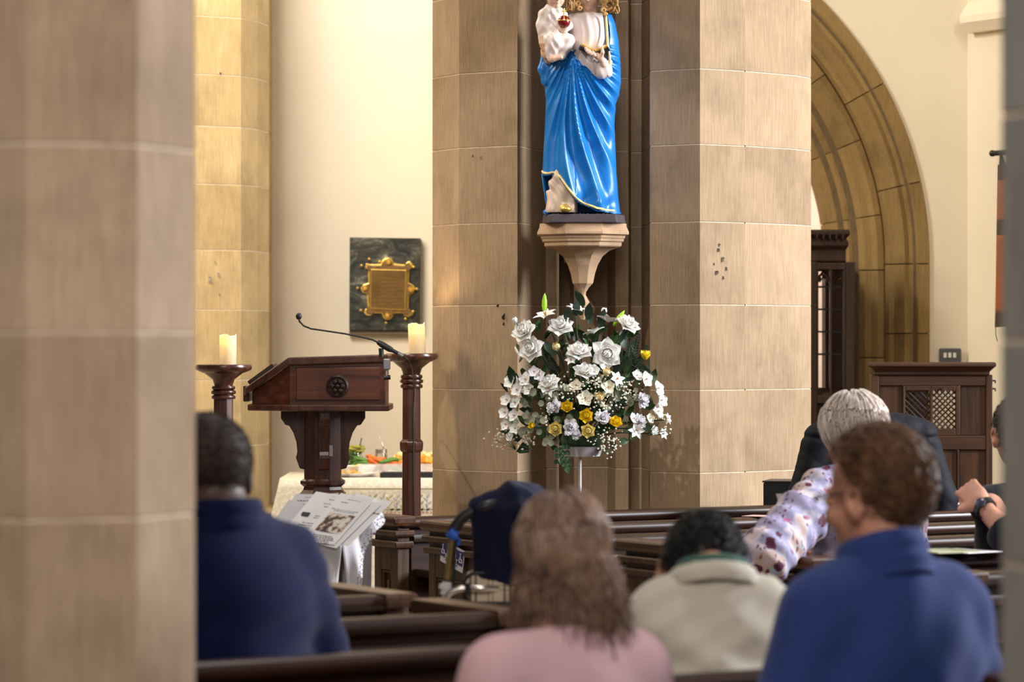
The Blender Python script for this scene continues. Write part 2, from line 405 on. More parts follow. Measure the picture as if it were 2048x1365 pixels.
# ------------------------------------------------------------------ piers of coursed ashlar
def offset_poly(p, dlt):
    n = len(p); out = []
    for i in range(n):
        a, b, c = Vector(p[i-1]), Vector(p[i]), Vector(p[(i+1) % n])
        n1 = Vector(((b-a).y, -(b-a).x)).normalized(); n2 = Vector(((c-b).y, -(c-b).x)).normalized()
        m = n1+n2; m = m/max(.25, m.dot(m))*2 if m.length > 1e-4 else n1
        out.append(tuple(b-m*dlt))
    return out
def pier(name, label, pieces, joints, mat, gap=.0032):
    """pieces: plan polygons (counter-clockwise); joints: bed heights; every stone is an object of its own"""
    root = thing(name, label, None, kind='structure')
    core = MB()
    for poly in pieces:
        core.prism(offset_poly(poly, .0022), joints[0], joints[-1], 'z')
        cache = {}
        for z0, z1 in zip(joints[:-1], joints[1:]):
            key = round(z1-z0, 3)
            if key not in cache:
                h = z1-z0; e = .002; ins = offset_poly(poly, .0022); mb = MB()
                mb.rings([[(x, y, gap/2) for x, y in ins], [(x, y, gap/2+e) for x, y in poly], [(x, y, h-gap/2-e) for x, y in poly], [(x, y, h-gap/2) for x, y in ins]])
                o = mb.build('stone', mat, root); cache[key] = o.data
            else: o = link('stone', cache[key], None, root)
            o.location = (0, 0, z0)
    core.build('mortar_core', M['mortar'], root); return root
def V2(px, d): return ((px-CX)/F*d, d)
ZJ = [0, .34, .675, 1.008, 1.358, 1.719, 2.069, 2.396, 2.715, 3.05, 3.39, 3.73, 4.1]
BK = 15.0
pA = [V2(865, 13.98), V2(918, 13.76), V2(1035, 13.60), V2(1037, 13.63), V2(1092, 14.02), ((1092-CX)/F*14.02, BK), ((865-CX)/F*13.98, BK)]
pB = [V2(1092, 14.02), V2(1118, 14.00), V2(1118, 14.16), V2(1215, 14.16), V2(1231, 13.98), V2(1257, 13.96), ((1257-CX)/F*13.96, BK), ((1092-CX)/F*14.02, BK)]
pC = [V2(1257, 13.96), V2(1262, 14.08), V2(1283, 14.06), V2(1297, 13.88), V2(1300, 13.62), V2(1400, 13.49), V2(1490, 13.62), ((1490-CX)/F*13.62, BK), ((1257-CX)/F*13.96, BK)]
pD = [V2(1490, 13.62), V2(1517, 13.68), V2(1590, 13.84), V2(1622, 13.98), ((1622-CX)/F*13.98, BK), ((1490-CX)/F*13.62, BK)]
main_pier = pier('pier', 'clustered stone pier carrying the statue, between the white wall and the arch', [pA, pB, pC, pD], ZJ, M['stone'])
# far pier on the left, against the wall
pE = [((330-CX)/F*17.2, 17.2), V2(390, 17.0), V2(482, 17.14), V2(515, 17.30), V2(537, 17.55), ((537-CX)/F*17.9, 18.2), (-2.2, 18.2)]
ZJF = [.66, 1.008, 1.36, 1.736, 2.055, 2.406, 2.715, 2.99, 3.3, 3.62, 3.95, 4.3]
far_pier = pier('pier', 'yellow lit stone pier behind the candle stand, against the white wall', [pE], ZJF, M['stone_yellow'])
bE = offset_poly(pE, -.07); bE2 = offset_poly(pE, -.03)
mb = MB(); mb.rings([[(x, y, 0) for x, y in bE], [(x, y, .56) for x, y in bE], [(x, y, .60) for x, y in bE2], [(x, y, .63) for x, y in offset_poly(pE, -.05)], [(x, y, .66) for x, y in offset_poly(pE, -.005)]])
struct(mb.build('trim_3', M['stone_yellow'], smooth=40), 'moulded stone plinth of the far pier')
# old damage: shallow chips and fixing holes in the stone faces
pitm = plain('chipped_stone', (.30, .25, .21), .95, var=.4, scale=60); holem = plain('dark_hole', (.03, .022, .015), .95)
def chip(root, px, py, d, r, mat, ang, seed):
    g = random.Random(seed); n = 11; Mq = Matrix.Translation(W(px, py, d)) @ Matrix.Rotation(ang, 4, 'Z')
    ring = lambda k, y: [Mq @ Vector((r*k*g_*math.cos(2*PI*i/n), y, r*k*g_*math.sin(2*PI*i/n))) for i, g_ in enumerate(gs)]
    gs = [g.uniform(.55, 1.2) for _ in range(n)]
    MB().rings([ring(1, .003), ring(1, -.0008), ring(.7, -.0012), ring(.45, .001)]).build('chip', mat, root, smooth=30)
for i, (px, py, r) in enumerate(((1436, 500, .010), (1444, 520, .014), (1432, 545, .012), (1446, 556, .009), (1428, 528, .007), (1452, 538, .008), (1438, 490, .008))): chip(main_pier, px, py, 13.49+.13*(px-1400)/90-.002, r, pitm, -.55, i)
for i, (px, py, r) in enumerate(((1009, 634, .012), (996, 612, .006), (1008, 648, .007), (946, 312, .007), (962, 315, .007))): chip(main_pier, px, py, 13.76-.16*(px-918)/117-.002, r, holem if i < 3 else pitm, .55, i+20)
for i, (px, py, r) in enumerate(((418, 558, .022), (436, 549, .012), (438, 588, .008), (430, 525, .009), (440, 147, .007))): chip(far_pier, px, py, 17.0+.14*(px-390)/92-.002, r, pitm if i < 4 else holem, -.5, i+40)
# near piers, out of focus at either side of the picture
def octo(cx, cy, R, ph): return [(cx+R*math.sin(math.radians(a+ph)), cy-R*math.cos(math.radians(a+ph))) for a in range(0, 360, 45)]
pier('pier', 'wide blurred stone pier filling the left edge of the picture', [octo(-.814, 5.69, .252, -2.5)], [0, .30, .62, .935, 1.25, 1.571, 1.893, 2.22, 2.55, 2.9], M['stone_near'], .005)
pier('pier', 'blurred grey stone pier at the right edge of the picture', [octo(.955, 4.60, .25, -2.5)], [0, .30, .62, .93, 1.235, 1.555, 1.88, 2.2, 2.55], stone('grey_pier_stone', (.26, .255, .24), patch=.2), .006)

# ------------------------------------------------------------------ pews
UA = math.radians(31); UV = Vector((math.cos(UA), math.sin(UA), 0)); VV = Vector((-math.sin(UA), math.cos(UA), 0))
def pew(n, u0, u1, label, ends='l', group=None):
    base = UV*u0+VV*n
    r = thing('pew', label, 'pew', base, UA, group); L = u1-u0
    MB().box(.05, L-.05, -.012, .012, .06, .86).build('back_panel', M['pew'], r)
    MB().prism([(-.030, .858), (-.042, .868), (-.044, .886), (-.034, .898), (.0, .902), (.028, .898), (.034, .880), (.026, .858)], 0, L, 'x').build('top_rail', M['pew'], r, smooth=50)
    MB().prism([(-.012, .800), (-.030, .806), (-.034, .822), (-.028, .834), (-.012, .836)], .05, L-.05, 'x').build('moulding', M['pew'], r, smooth=50)
    MB().box(.06, L-.06, -.15, -.012, .675, .705).build('book_ledge', M['pew'], r, bevel=.006)
    MB().box(.05, L-.05, .012, .40, .42, .45).build('seat', M['pew'], r, bevel=.006)
    for side in ends:
        s, x = (-1, 0.0) if side == 'l' else (1, L)
        D0, D1 = -.03, .36 if n < 10.3 else .15
        def bx(mb, xa, xb, y0, y1, z0, z1): return mb.box(min(x+s*xa, x+s*xb), max(x+s*xa, x+s*xb), y0, y1, z0, z1)
        mb = MB(); w = .05
        bx(mb, -.03, .022, D0, D0+w, 0, .80); bx(mb, -.03, .022, D1-w, D1, 0, .80); bx(mb, -.03, .022, D0+w, D1-w, .70, .80); bx(mb, -.03, .022, D0+w, D1-w, 0, .12)
        e = mb.build('bench_end', M['pewv'], r, bevel=.004)
        bx(MB(), -.028, .004, D0+w, D1-w, .12, .70).build('panel', M['pewv'], e)
        ip = MB()
        for k, ins in ((0, .012),):
            bx(ip, .004, .016, D0+w, D0+w+ins, .12, .70); bx(ip, .004, .016, D1-w-ins, D1-w, .12, .70); bx(ip, .004, .016, D0+w, D1-w, .70-ins, .70)
        bx(ip, .004, .012, D0+w+.03, D1-w-.03, .18, .66)
        ip.build('panel_moulding', M['pewv'], e, bevel=.003)
        def band(nm, z0, z1, out, mat):
            prof = [(z0, 0), (z0, out*.75), (z0+(z1-z0)*.35, out), (z0+(z1-z0)*.75, out), (z1, out*.8), (z1, 0)]
            rr = []
            for zz, oo in prof:
                oo2 = oo
                rr.append([Vector((x+s*(-.035-oo*.4), D0-oo2, zz)), Vector((x+s*(.022+oo2), D0-oo2, zz)), Vector((x+s*(.022+oo2), D1+oo2, zz)), Vector((x+s*(-.035-oo*.4), D1+oo2, zz))][::s])
            MB().rings(rr).build(nm, mat, e, smooth=25, bevel=.003)
        band('moulding', .785, .812, .016, M['pewv']); band('moulding', .828, .853, .020, M['pewv']); band('cap', .868, .906, .026, M['pewcap'])
        bx(MB(), -.03, .018, D0, D1, .80, .87).build('neck', M['pewv'], e)
    return r
pew(10.55, 5.84, 12.5, 'front dark oak pew, its panelled end beside the table of papers', 'l')
pewB = pew(9.85, 5.80, 12.5, 'dark oak pew with the blue and white sign on its end', 'l')
pew(9.20, 5.80, 12.2, 'dark oak pew in the row right behind the pew with the sign', 'l')
pewC = pew(8.56, 5.82, 12.0, 'dark oak pew whose end shows beside the black haired man', 'l')
pewD = pew(7.87, 5.80, 11.5, 'dark oak pew behind the woman in the floral blouse', 'l')
pew(7.15, 5.80, 11.0, 'dark oak pew ending beyond the shoulder of the man in blue', 'l')
pew(7.30, 1.50, 4.02, 'dark oak pew with a flat capped end just below the table of papers', 'r')
pew(6.70, 1.50, 4.00, 'dark oak pew in front of the walker, second row before the man in navy', 'r')
pew(5.95, 1.90, 4.00, 'dark oak pew across the back of the man in the navy jumper', 'r')
pew(5.23, 2.70, 4.00, 'dark oak pew across the back of the man in the beige jacket', 'r')
pew(4.72, 2.35, 4.05, 'dark oak pew below the picture edge behind the woman in pink', 'r')

# ------------------------------------------------------------------ lectern
LD = 13.0; ls = F/LD
def lx(px): return (px-640)/ls
def lz(py): return EYE-(py-HY)/ls
lect = thing('lectern', 'dark mahogany church lectern with a carved rosette and bracketed stem', 'lectern', ((640-CX)/F*LD, LD, .12))
zo = -.12
fr = [(lx(580), 0), (lx(770), .0), (lx(770), .40), (lx(500), .40), (lx(500), .10)]
zt = lambda x: interp(x, [lx(492), lx(577), lx(770)], [lz(790), lz(728), lz(722)])+zo
zb = lz(816)+zo
mb = MB(); n = len(fr)
vs = [(x, y, zb) for x, y in fr]+[(x, y, zt(x)) for x, y in fr]
mb.add(vs, [tuple(range(n))[::-1], (n, n+1, n+2, n+3, n+4)]+[(i, (i+1) % n, n+(i+1) % n, n+i) for i in range(n)])
box = mb.build('desk_box', M['mahog'], lect, bevel=.004)
MB().box(lx(592), lx(760), -.006, .004, zb+.03, zb+.165).build('panel', M['mahog'], box, bevel=.004)
def slab(name, poly, z0, z1, mat, par, bev=.006): return MB().prism(poly, z0, z1, 'z').build(name, mat, par, bevel=bev)
slab('base_moulding', offset_poly(fr, -.018), zb-.014, zb+.012, M['mahogv'], lect, .005)
# sloping top board
rr = []
for x in (lx(486), lx(577), lx(776)):
    y0 = interp(x, [lx(486), lx(577)], [.075, -.02]); z = zt(x)-.006
    rr.append([(x, y0, z), (x, .43, z), (x, .43, z+.032), (x, y0, z+.032)])
mb = MB(); mb.rings([[Vector(p) for p in r] for r in rr][::-1]); mb.build('top_board', M['mahogv'], lect, bevel=.005)
sl = math.atan2(zt(lx(577))-zt(lx(492)), lx(577)-lx(492))
Ms = Matrix.Translation((lx(515), 0, zt(lx(515))+.03)) @ Matrix.Rotation(-sl, 4, 'Y')
MB().box(-.05, .075, .14, .40, 0, .022, Ms).build('reading_slope', M['darkoak'], lect, bevel=.003)
MB().box(lx(486)-.008, lx(486)+.016, .10, .42, zt(lx(488))-.03, zt(lx(488))+.035).build('book_stop', M['mahogv'], lect, bevel=.004)
Mx = Matrix.Translation((lx(675), -.004, lz(773)+zo)) @ Matrix.Rotation(PI/2, 4, 'X')
ro = MB().lathe([(.0, .0), (.046, 0), (.046, .010), (.038, .016), (.033, .010), (.0, .010)], n=28, M=Mx).build('rosette', M['darkoak'], lect, smooth=40)
mb = MB()
for k in range(6):
    a = 2*PI*k/6; mb.ball((.02*math.cos(a), .02*math.sin(a), .014), (.0105, .0105, .007), 10, 6, Mx)
mb.ball((0, 0, .016), (.010, .010, .008), 10, 6, Mx); mb.build('petal', M['darkoak'], ro, smooth=60)
# stem and brackets
def octp(r, c=(0, .2), ph=PI/8): return [(c[0]+r*math.cos(ph+2*PI*i/8), c[1]+r*math.sin(ph+2*PI*i/8)) for i in range(8)]
MB().prism(octp(.082), 0, zb-.01, 'z').build('stem', M['mahogv'], lect, bevel=.003)
mb = MB(); rr = []
for r, z in [(.13, 0), (.13, .10), (.115, .13), (.095, .16)]: rr.append([(x, y, z) for x, y in octp(r)])
mb.rings(rr); mb.build('foot', M['mahogv'], lect, bevel=.004)
rr = []
for r, py in [(.084, 1004), (.098, 1000), (.102, 992), (.086, 984), (.082, 978), (.098, 972), (.098, 966), (.084, 962)]: rr.append([(x, y, lz(py)+zo) for x, y in octp(r)])
MB().rings(rr).build('collar', M['mahogv'], lect, smooth=25)
bp = [(.06, 818), (.174, 818), (.174, 838), (.155, 852), (.140, 853), (.122, 868), (.110, 886), (.106, 905), (.108, 912), (.112, 918), (.096, 940), (.06, 944)]
for k in range(4):
    a = k*PI/2+math.radians(6)
    MB().prism([(r, lz(py)+zo-.002) for r, py in bp], -.022, .022, 'y', Matrix.Translation((0, .2, 0)) @ Matrix.Rotation(a, 4, 'Z')).build('bracket', M['mahogv'], lect, bevel=.004)
MB().box(.012, .045, .112, .118, lz(915)+zo, lz(893)+zo).build('label_card', M['paper_grey'], lect)

# ------------------------------------------------------------------ candle stands and candles
wax = NT('candle_wax'); wax.b.inputs['Base Color'].default_value = (.88, .78, .56, 1); wax.b.inputs['Roughness'].default_value = .5
tr = wax.n('ShaderNodeBsdfTranslucent'); tr.inputs[0].default_value = (1, .90, .68, 1); mxs = wax.n('ShaderNodeMixShader'); mxs.inputs[0].default_value = .55
wax.l(wax.b.outputs[0], mxs.inputs[1]); wax.l(tr.outputs[0], mxs.inputs[2]); wax.l(mxs.outputs[0], wax.out.inputs[0]); M['wax'] = wax.m
fl = NT('flame'); fl.b.inputs['Base Color'].default_value = (1, .7, .3, 1); fl.b.inputs['Emission Color'].default_value = (1, .62, .22, 1); fl.b.inputs['Emission Strength'].default_value = 30; M['flame'] = fl.m
def stand(px, d, ytray, rtray, label, clabel, cpx, ctop, cbot, tilt=0):
    s = F/d; x0 = (px-CX)/F*d; fl_z = .12
    z = lambda py: EYE-(py-HY)/s-fl_z
    r = thing('candle_stand', label, 'candle stand', (x0, d, fl_z)); q = ytray
    MB().lathe([(.0, z(q+17)), (.025, z(q+17)), (.085, z(q+13)), (.112, z(q+7)), (.116, z(q+2)), (.112, z(q-3)), (.104, z(q-4)), (.099, z(q+1)), (.0, z(q+2))], n=40).build('tray', M['mahogv'], r, smooth=50)
    MB().lathe([(.036, z(q+45)), (.038, z(q+36)), (.045, z(q+26)), (.075, z(q+15)), (.08, z(q+13))], n=24).build('neck', M['mahogv'], r, smooth=50)
    pr = []
    for yy, rr_ in ((43, .046), (52, .049), (62, .047)): pr += [(.040, z(q+yy+4.5)), (rr_, z(q+yy+3)), (rr_+.002, z(q+yy)), (rr_, z(q+yy-3)), (.040, z(q+yy-4.5))]
    pr = sorted(pr, key=lambda p: p[1]); MB().lathe([(.0, pr[0][1])]+pr+[(.0, pr[-1][1])], n=28).build('ring', M['mahogv'], r, smooth=35)
    zc = z(q+66); MB().lathe([(.046, .06), (.041, zc)], n=8, ph=PI/8).build('column', M['mahogv'], r, bevel=.003)
    zq = z(q+180); MB().lathe([(.040, zq-.032), (.052, zq-.022), (.054, zq), (.054, zq+.014), (.042, zq+.026)], n=8, ph=PI/8).build('collar', M['mahogv'], r, bevel=.004)
    MB().lathe([(.0, 0), (.15, 0), (.15, .03), (.13, .045), (.07, .07), (.055, .11), (.045, .13)], n=32).build('foot', M['mahogv'], r, smooth=40)
    cz = EYE-(cbot-HY)/s; h = (cbot-ctop)/s; R = 17/s; cx = (cpx-CX)/F*d
    zt_ = z(q+2)+fl_z
    c = thing('candle', clabel, 'candle', (cx, d, zt_)); h = EYE-(ctop-HY)/s-zt_
    c.rotation_euler = (0, tilt, 0)
    mb = MB().lathe([(0, 0), (R*1.03, 0), (R, .01), (R, h-.004), (R*.96, h), (R*.86, h-.006), (R*.80, h-.045), (0, h-.055)], n=32)
    mb.v = [(x, y, zz+(.004*math.sin(3*math.atan2(y, x)+1)+.002*math.sin(7*math.atan2(y, x)) if zz > h-.01 else 0)) for x, y, zz in mb.v]
    mb.build('wax_body', M['wax'], c, smooth=40)
    MB().tube([(0, 0, h-.055), (.001, 0, h-.036)], .0012, 6).build('wick', M['black'], c)
    MB().lathe([(.0, h-.040), (.004, h-.034), (.0045, h-.026), (.002, h-.014), (0, h-.008)], n=12).build('flame', M['flame'], c, smooth=60)
    l = bpy.data.lights.new('candle_flame_light', 'POINT'); l.energy = 8; l.color = (1, .74, .42); l.shadow_soft_size = .008
    o = bpy.data.objects.new('candle_flame_light', l); COL.objects.link(o); o.parent = c; o.location = (0, 0, h-.024)
stand(823, 13.75, 711, 53, 'turned mahogany candle stand with a round tray, at the right of the lectern', 'lit cream pillar candle leaning slightly, in front of the marble plaque', 835, 648, 706, -.035)
stand(447, 12.9, 733, 59, 'turned mahogany candle stand rising behind the man in navy', 'lit cream pillar candle standing straight against the yellow stone pier', 456, 671, 731)

# ------------------------------------------------------------------ gooseneck microphone clamped to the lectern
MD = 12.93
mic = thing('microphone', 'black gooseneck microphone clamped to the top of the lectern', 'microphone', W(772, 722, MD))
def wt(mb, pts, r, name, mat, n=10, sm=60): return mb.tube([W(*p) for p in pts], r, n).build(name, mat, mic, world=True, smooth=sm)
goose = [(601, 645, MD), (607, 652, MD), (622, 658, MD), (650, 662, MD), (690, 668, MD), (720, 674, MD), (745, 680, MD), (757, 686, MD)]
wt(MB(), spline(goose, 5) if False else goose, .0035, 'gooseneck', M['black'])
c_ = W(597.5, 633, MD); b = MB().ball(c_, (.0125, .0125, .0145), 16, 12).build('foam_head', M['black'], mic, world=True, smooth=80)
MB().tube([W(598, 640, MD), W(601, 646, MD)], .0045, 10).build('capsule', M['black'], mic, world=True, smooth=60)
wt(MB(), [(755, 684, MD), (763, 689, MD), (780, 699, MD), (786, 702, MD), (797, 708, MD)], [.009, .0125, .0125, .008, .008], 'connector', M['black'])
wt(MB(), [(796, 707, MD), (806, 713, MD)], .0085, 'connector_sleeve', M['grey_metal'])
cab = [(805, 712, MD), (815, 719, MD), (822, 731, MD+.05), (826, 748, MD+.3), (828, 775, MD+.68), (827, 850, MD+.70), (827, 930, MD+.70), (828, 1010, MD+.7), (829, 1100, MD+.72), (835, 1300, MD+.7)]
MB().tube(spline([W(*p) for p in cab], 6), .0032, 8).build('cable', M['black'], mic, world=True, smooth=60)
wt(MB(), [(763, 714, MD), (762, 697, MD)], .010, 'knob', M['black'])
mb = MB(); a = W(766, 718, MD-.012); b2 = W(781, 740, MD+.02)
mb.box(a.x, b2.x, a.y, b2.y, b2.z, a.z); mb.build('clamp', M['grey_metal'], mic, world=True, bevel=.004)
wt(MB(), [(773, 739, MD), (772, 752, MD)], .0045, 'clamp_screw', M['chrome'])
wt(MB(), [(768, 756, MD), (781, 755, MD)], .0095, 'clamp_knob', M['black'])

# ------------------------------------------------------------------ marble plaque with gilt frame
mt = NT('green_marble'); v = mt.coord((1, 1, 2.2)); nz = mt.n('ShaderNodeTexNoise'); nz.inputs['Scale'].default_value = 8; nz.inputs['Detail'].default_value = 12; nz.inputs['Distortion'].default_value = 1.1; nz.inputs['Roughness'].default_value = .7; mt.l(v, nz.inputs['Vector'])
mt.l(mt.ramp(nz.outputs['Fac'], [(.38, (.010, .013, .009)), (.52, (.045, .048, .036)), (.60, (.12, .12, .09)), (.67, (.40, .39, .34))]), mt.b.inputs['Base Color']); mt.b.inputs['Roughness'].default_value = .3; M['marble'] = mt.m
PD = 17.93; ps = F/PD
pl = thing('plaque', 'dark veined marble plaque with a gilt scrolled frame on the cream wall', 'plaque', W(771, 570, 18.0))
def pp(px, py): return ((px-771)/ps, (570-py)/ps)
def pprism(name, pts, y0, y1, mat, par=pl, bev=.003): return MB().prism([pp(*p) for p in pts], y0, y1, 'y').build(name, mat, par, bevel=bev)
pprism('marble_slab', [(700, 475), (842, 477), (840, 662), (699, 661)], -.05, 0, M['marble'])
pprism('slab_edge', [(699, 661), (840, 662), (838, 670), (698, 670)], -.035, 0, plain('dull_stone', (.20, .17, .12), .8))
gp = [(743, 529), (762, 529), (765, 522), (771, 517), (778, 516), (785, 519), (789, 528), (812, 530), (814, 525), (821, 523), (827, 529), (826, 536), (820, 542), (819, 566), (828, 571), (832, 578), (828, 587), (819, 593), (818, 620), (826, 624), (827, 631), (818, 635), (810, 633), (806, 628), (789, 628), (786, 636), (780, 641), (772, 641), (767, 636), (764, 628), (747, 628), (744, 633), (734, 633), (729, 627), (731, 620), (736, 616), (734, 590), (726, 586), (722, 578), (727, 570), (737, 567), (737, 541), (731, 537), (733, 527)]
g1 = pprism('frame', gp, -.068, -.045, M['gold'], pl, .004)
cx_, cy_ = 778, 580
ins = [((p[0]-cx_)*.93+cx_, (p[1]-cy_)*.93+cy_) for p in gp]
pprism('frame_face', ins, -.076, -.06, plain('bronze_face', (.22, .125, .042), .5, .4, var=.25, scale=60), pl, .002)
mb = MB()
for (x0, y0), (x1, y1) in (((743, 540), (813, 542)), ((813, 540), (811, 621)), ((742, 618), (812, 621)), ((744, 540), (742, 619))):
    a, b2 = pp(x0, y0), pp(x1, y1); mb.tube([(a[0], -.078, a[1]), (b2[0], -.078, b2[1])], .003, 6)
mb.build('inner_border', M['gold'], pl, smooth=60)
br = NT('bronze_plate'); v = br.coord((1, 1, 1)); f1 = br.noise(br.coord((60, 60, 210)), 1.0, 2); f2 = br.noise(v, 12, 4)
br.l(br.mix(br.ramp(f2, [(.3, (.2, .2, .2)), (.7, (.8, .8, .8))]), (.11, .052, .012), (.27, .16, .045)), br.b.inputs['Base Color']); br.b.inputs['Metallic'].default_value = .5; br.b.inputs['Roughness'].default_value = .5; br.bump(f1, .5, .002)
pprism('bronze_plate', [(745, 541), (812, 543), (810, 620), (743, 618)], -.079, -.06, br.m, pl, 0)
# worn raised inscription lines: too worn to read in the photograph
mb = MB(); rr_ = random.Random(3)
for k in range(9):
    y = 551+k*7.4; x = 750+rr_.random()*3
    while x < 802:
        w = 2+rr_.random()*4; a, b2 = pp(x, y), pp(min(x+w, 805), y+2.4); mb.box(a[0], b2[0], -.0805, -.078, b2[1], a[1]); x += w+1.4
mb.build('inscription', br.m, pl)
for (x, y) in ((778, 525), (731, 577), (823, 580), (776, 632)):
    q = pp(x, y); Mq = Matrix.Translation((q[0], -.070, q[1])) @ Matrix.Rotation(PI/2, 4, 'X')
    r_ = MB().lathe([(0, 0), (.017, 0), (.017, .008), (.013, .014), (.010, .009), (.006, .009), (.004, .015), (0, .016)], n=20, M=Mq).build('boss', M['gold'], pl, smooth=45)
for (x, y) in ((739, 519), (724, 532), (760, 524), (828, 535), (716, 577), (834, 579), (723, 622), (827, 624), (773, 647), (812, 639)):
    q = pp(x, y); MB().ball((q[0], -.062, q[1]), .0085, 12, 8).build('stud', M['gold'], pl, smooth=80)

# ------------------------------------------------------------------ buffet table with cloth and food
BD = 16.2; bs = F/BD
def bx_(px): return (px-CX)/F*BD
btop = EYE-(957-HY)/bs
bt = thing('buffet_table', 'long table under a cream cloth against the white wall', 'table', (bx_(720), BD, .12))
bzt = btop-.12
MB().box(bx_(566)-bx_(720), bx_(930)-bx_(720), 0, .75, bzt-.03, bzt-.004).build('table_top', M['darkoak'], bt)
for x in (bx_(572), bx_(922)):
    for y in (.04, .70): MB().box(x-bx_(720)-.02, x-bx_(720)+.02, y-.02, y+.02, 0, bzt-.03).build('leg', M['darkoak'], bt)
# cloth
cl = NT('cream_lace'); v = cl.coord(); vo = cl.n('ShaderNodeTexVoronoi'); vo.inputs['Scale'].default_value = 55; cl.l(v, vo.inputs['Vector'])
cl.l(cl.mix(.25, (.72, .66, .54), cl.ramp(vo.outputs['Distance'], [(.2, (.9, .86, .74)), (.6, (.40, .35, .25))])), cl.b.inputs['Base Color']); cl.b.inputs['Roughness'].default_value = .9; M['lace_cream'] = cl.m
X0, X1 = bx_(562), bx_(935); ny = 14
mb = MB(); rings = []; nx = 90
per = [(X0+(X1-X0)*i/nx, BD-.02) for i in range(nx+1)]
path = [(X0, BD+.77-(.79*i/24)) for i in range(24)]+per
for j in range(ny+1):
    t = j/ny; ring = []
    for k, (x, y) in enumerate(path):
        side = k < 24; dz = t*(bzt+.12-.16)
        wv = .012*math.sin(k*.9+2*math.sin(k*.23))*t
        fx = -.17*t*(1.0 if side else max(0, 1-(k-24)/5)) ; fy = -(.02+.03*t) if not side else -.06*t*max(0, (k-18)/6)
        if side: ring.append(Vector((x+fx-wv, y+fy, btop-dz)))
        else: ring.append(Vector((x+fx, y+fy-wv*.6, btop-dz)))
    rings.append(ring)
mb.rings(rings, closed=False, caps=False)
mb.add([(X0, BD-.02, btop), (X1, BD-.02, btop), (X1, BD+.77, btop), (X0, BD+.77, btop)], [(0, 1, 2, 3)])
cloth = mb.build('tablecloth', M['lace_cream'], None, smooth=50, loc=(bx_(720), BD, btop))
tag(cloth, 'cream lace cloth with a printed leaf border on the buffet table', 'tablecloth')
sol = cloth.modifiers.new('solidify', 'SOLIDIFY'); sol.thickness = .004
inks = [plain('ochre_print', (.42, .34, .15), .9), plain('grey_print', (.38, .37, .34), .9), plain('red_print', (.55, .18, .12), .9), plain('olive_print', (.30, .28, .15), .9)]
lm = [MB() for _ in inks]; rp = random.Random(5)
def leafpoly(mb, x, z, L, w, ang, y):
    pts = []
    for t, s in ((0, 0), (.25, .8), (.5, 1), (.75, .7), (1, 0), (.75, -.7), (.5, -1), (.25, -.8)):
        u, v_ = t*L, s*w; pts.append((x+u*math.cos(ang)-v_*math.sin(ang), y, z+u*math.sin(ang)+v_*math.cos(ang)))
    mb.add(pts, [tuple(range(8))[::-1]])
yf = BD-.072
for k, px in enumerate(range(690, 868, 15)):
    zc = EYE-(1018-HY)/bs; col = [0, 1, 0, 1, 3, 1][k % 6]
    for q in range(5):
        leafpoly(lm[col], bx_(px)+rp.uniform(-.004, .004), zc+q*.017-.012, .030, .0060, PI/2+(1 if q % 2 else -1)*rp.uniform(.4, .9), yf)
    leafpoly(lm[col], bx_(px)-.001, zc-.02, .10, .0016, PI/2, yf)
    if k % 7 in (2, 5):
        for q in range(4): leafpoly(lm[2], bx_(px-2+q*3), zc+.002+.01*(q % 2), .022, .004, PI/2, yf-.001)
for py, c in ((979, 3), (1020, 3)):
    z = EYE-(py-HY)/bs; lm[c].add([(bx_(678), yf, z), (bx_(880), yf, z), (bx_(880), yf, z+.008), (bx_(678), yf, z+.008)], [(0, 1, 2, 3)])
for px in range(765, 866, 8):
    z = EYE-(1028-HY)/bs; leafpoly(lm[2], bx_(px), z, .018, .002, 1.1, yf); leafpoly(lm[2], bx_(px+4), z, .018, .002, 2.0, yf)
for m_, nm, k in zip(lm, ('leaf_print', 'leaf_print', 'berry_print', 'border_print'), inks):
    o = m_.build(nm, k, cloth, world=True); o['kind'] = 'stuff'
def bw(px, py, dy=0): p = W(px, py, BD+.2+dy); return p
def onb(name, label, cat, mb, mat, group=None, smooth=50, bevel=0, loc=None):
    o = mb.build(name, mat, None, smooth=smooth, bevel=bevel, loc=loc); return tag(o, label, cat, group)
fy = BD+.14; fs = F/fy
def fx_(px): return (px-CX)/F*fy
TZ = btop
def fz(py): return EYE-(py-HY)/fs
M['bowl'] = plain('white_china', (.80, .76, .74), .3, var=.02)
M['glass'] = NT('jar_glass').m; gb = M['glass'].node_tree.nodes['Principled BSDF']; gb.inputs['Transmission Weight'].default_value = 1; gb.inputs['Roughness'].default_value = .05; gb.inputs['Base Color'].default_value = (.9, .95, .9, 1)
cg = NT('clear_glass'); cg.b.inputs['Transmission Weight'].default_value = 1; cg.b.inputs['Roughness'].default_value = .02; cg.b.inputs['IOR'].default_value = 1.05; M['clear_glass'] = cg.m
ct = NT('clear_plastic'); ct.b.inputs['Base Color'].default_value = (.9, .88, .84, 1); ct.b.inputs['Roughness'].default_value = .15; ct.b.inputs['Alpha'].default_value = .22; M['clear'] = ct.m
cr = (fx_(716), fy+.16)
onb('bowl', 'white china bowl of crisps on the buffet table', 'bowl', MB().lathe([(0, .0), (.05, .0), (.068, .02), (.084, .048), (.087, .052), (.081, .050), (.06, .022), (0, .016)], (cr[0], cr[1], TZ), 32), M['bowl'], loc=(cr[0], cr[1], TZ))
plate = [(0, .004), (.06, 0), (.07, .002), (.11, .018), (.112, .021), (.105, .020), (.06, .007), (0, .007)]
onb('plate', 'white plate of small golden pastries at the front of the buffet', 'plate', MB().lathe(plate, (fx_(706), fy+.02, TZ), 32), M['bowl'], loc=(fx_(706), fy+.02, TZ))
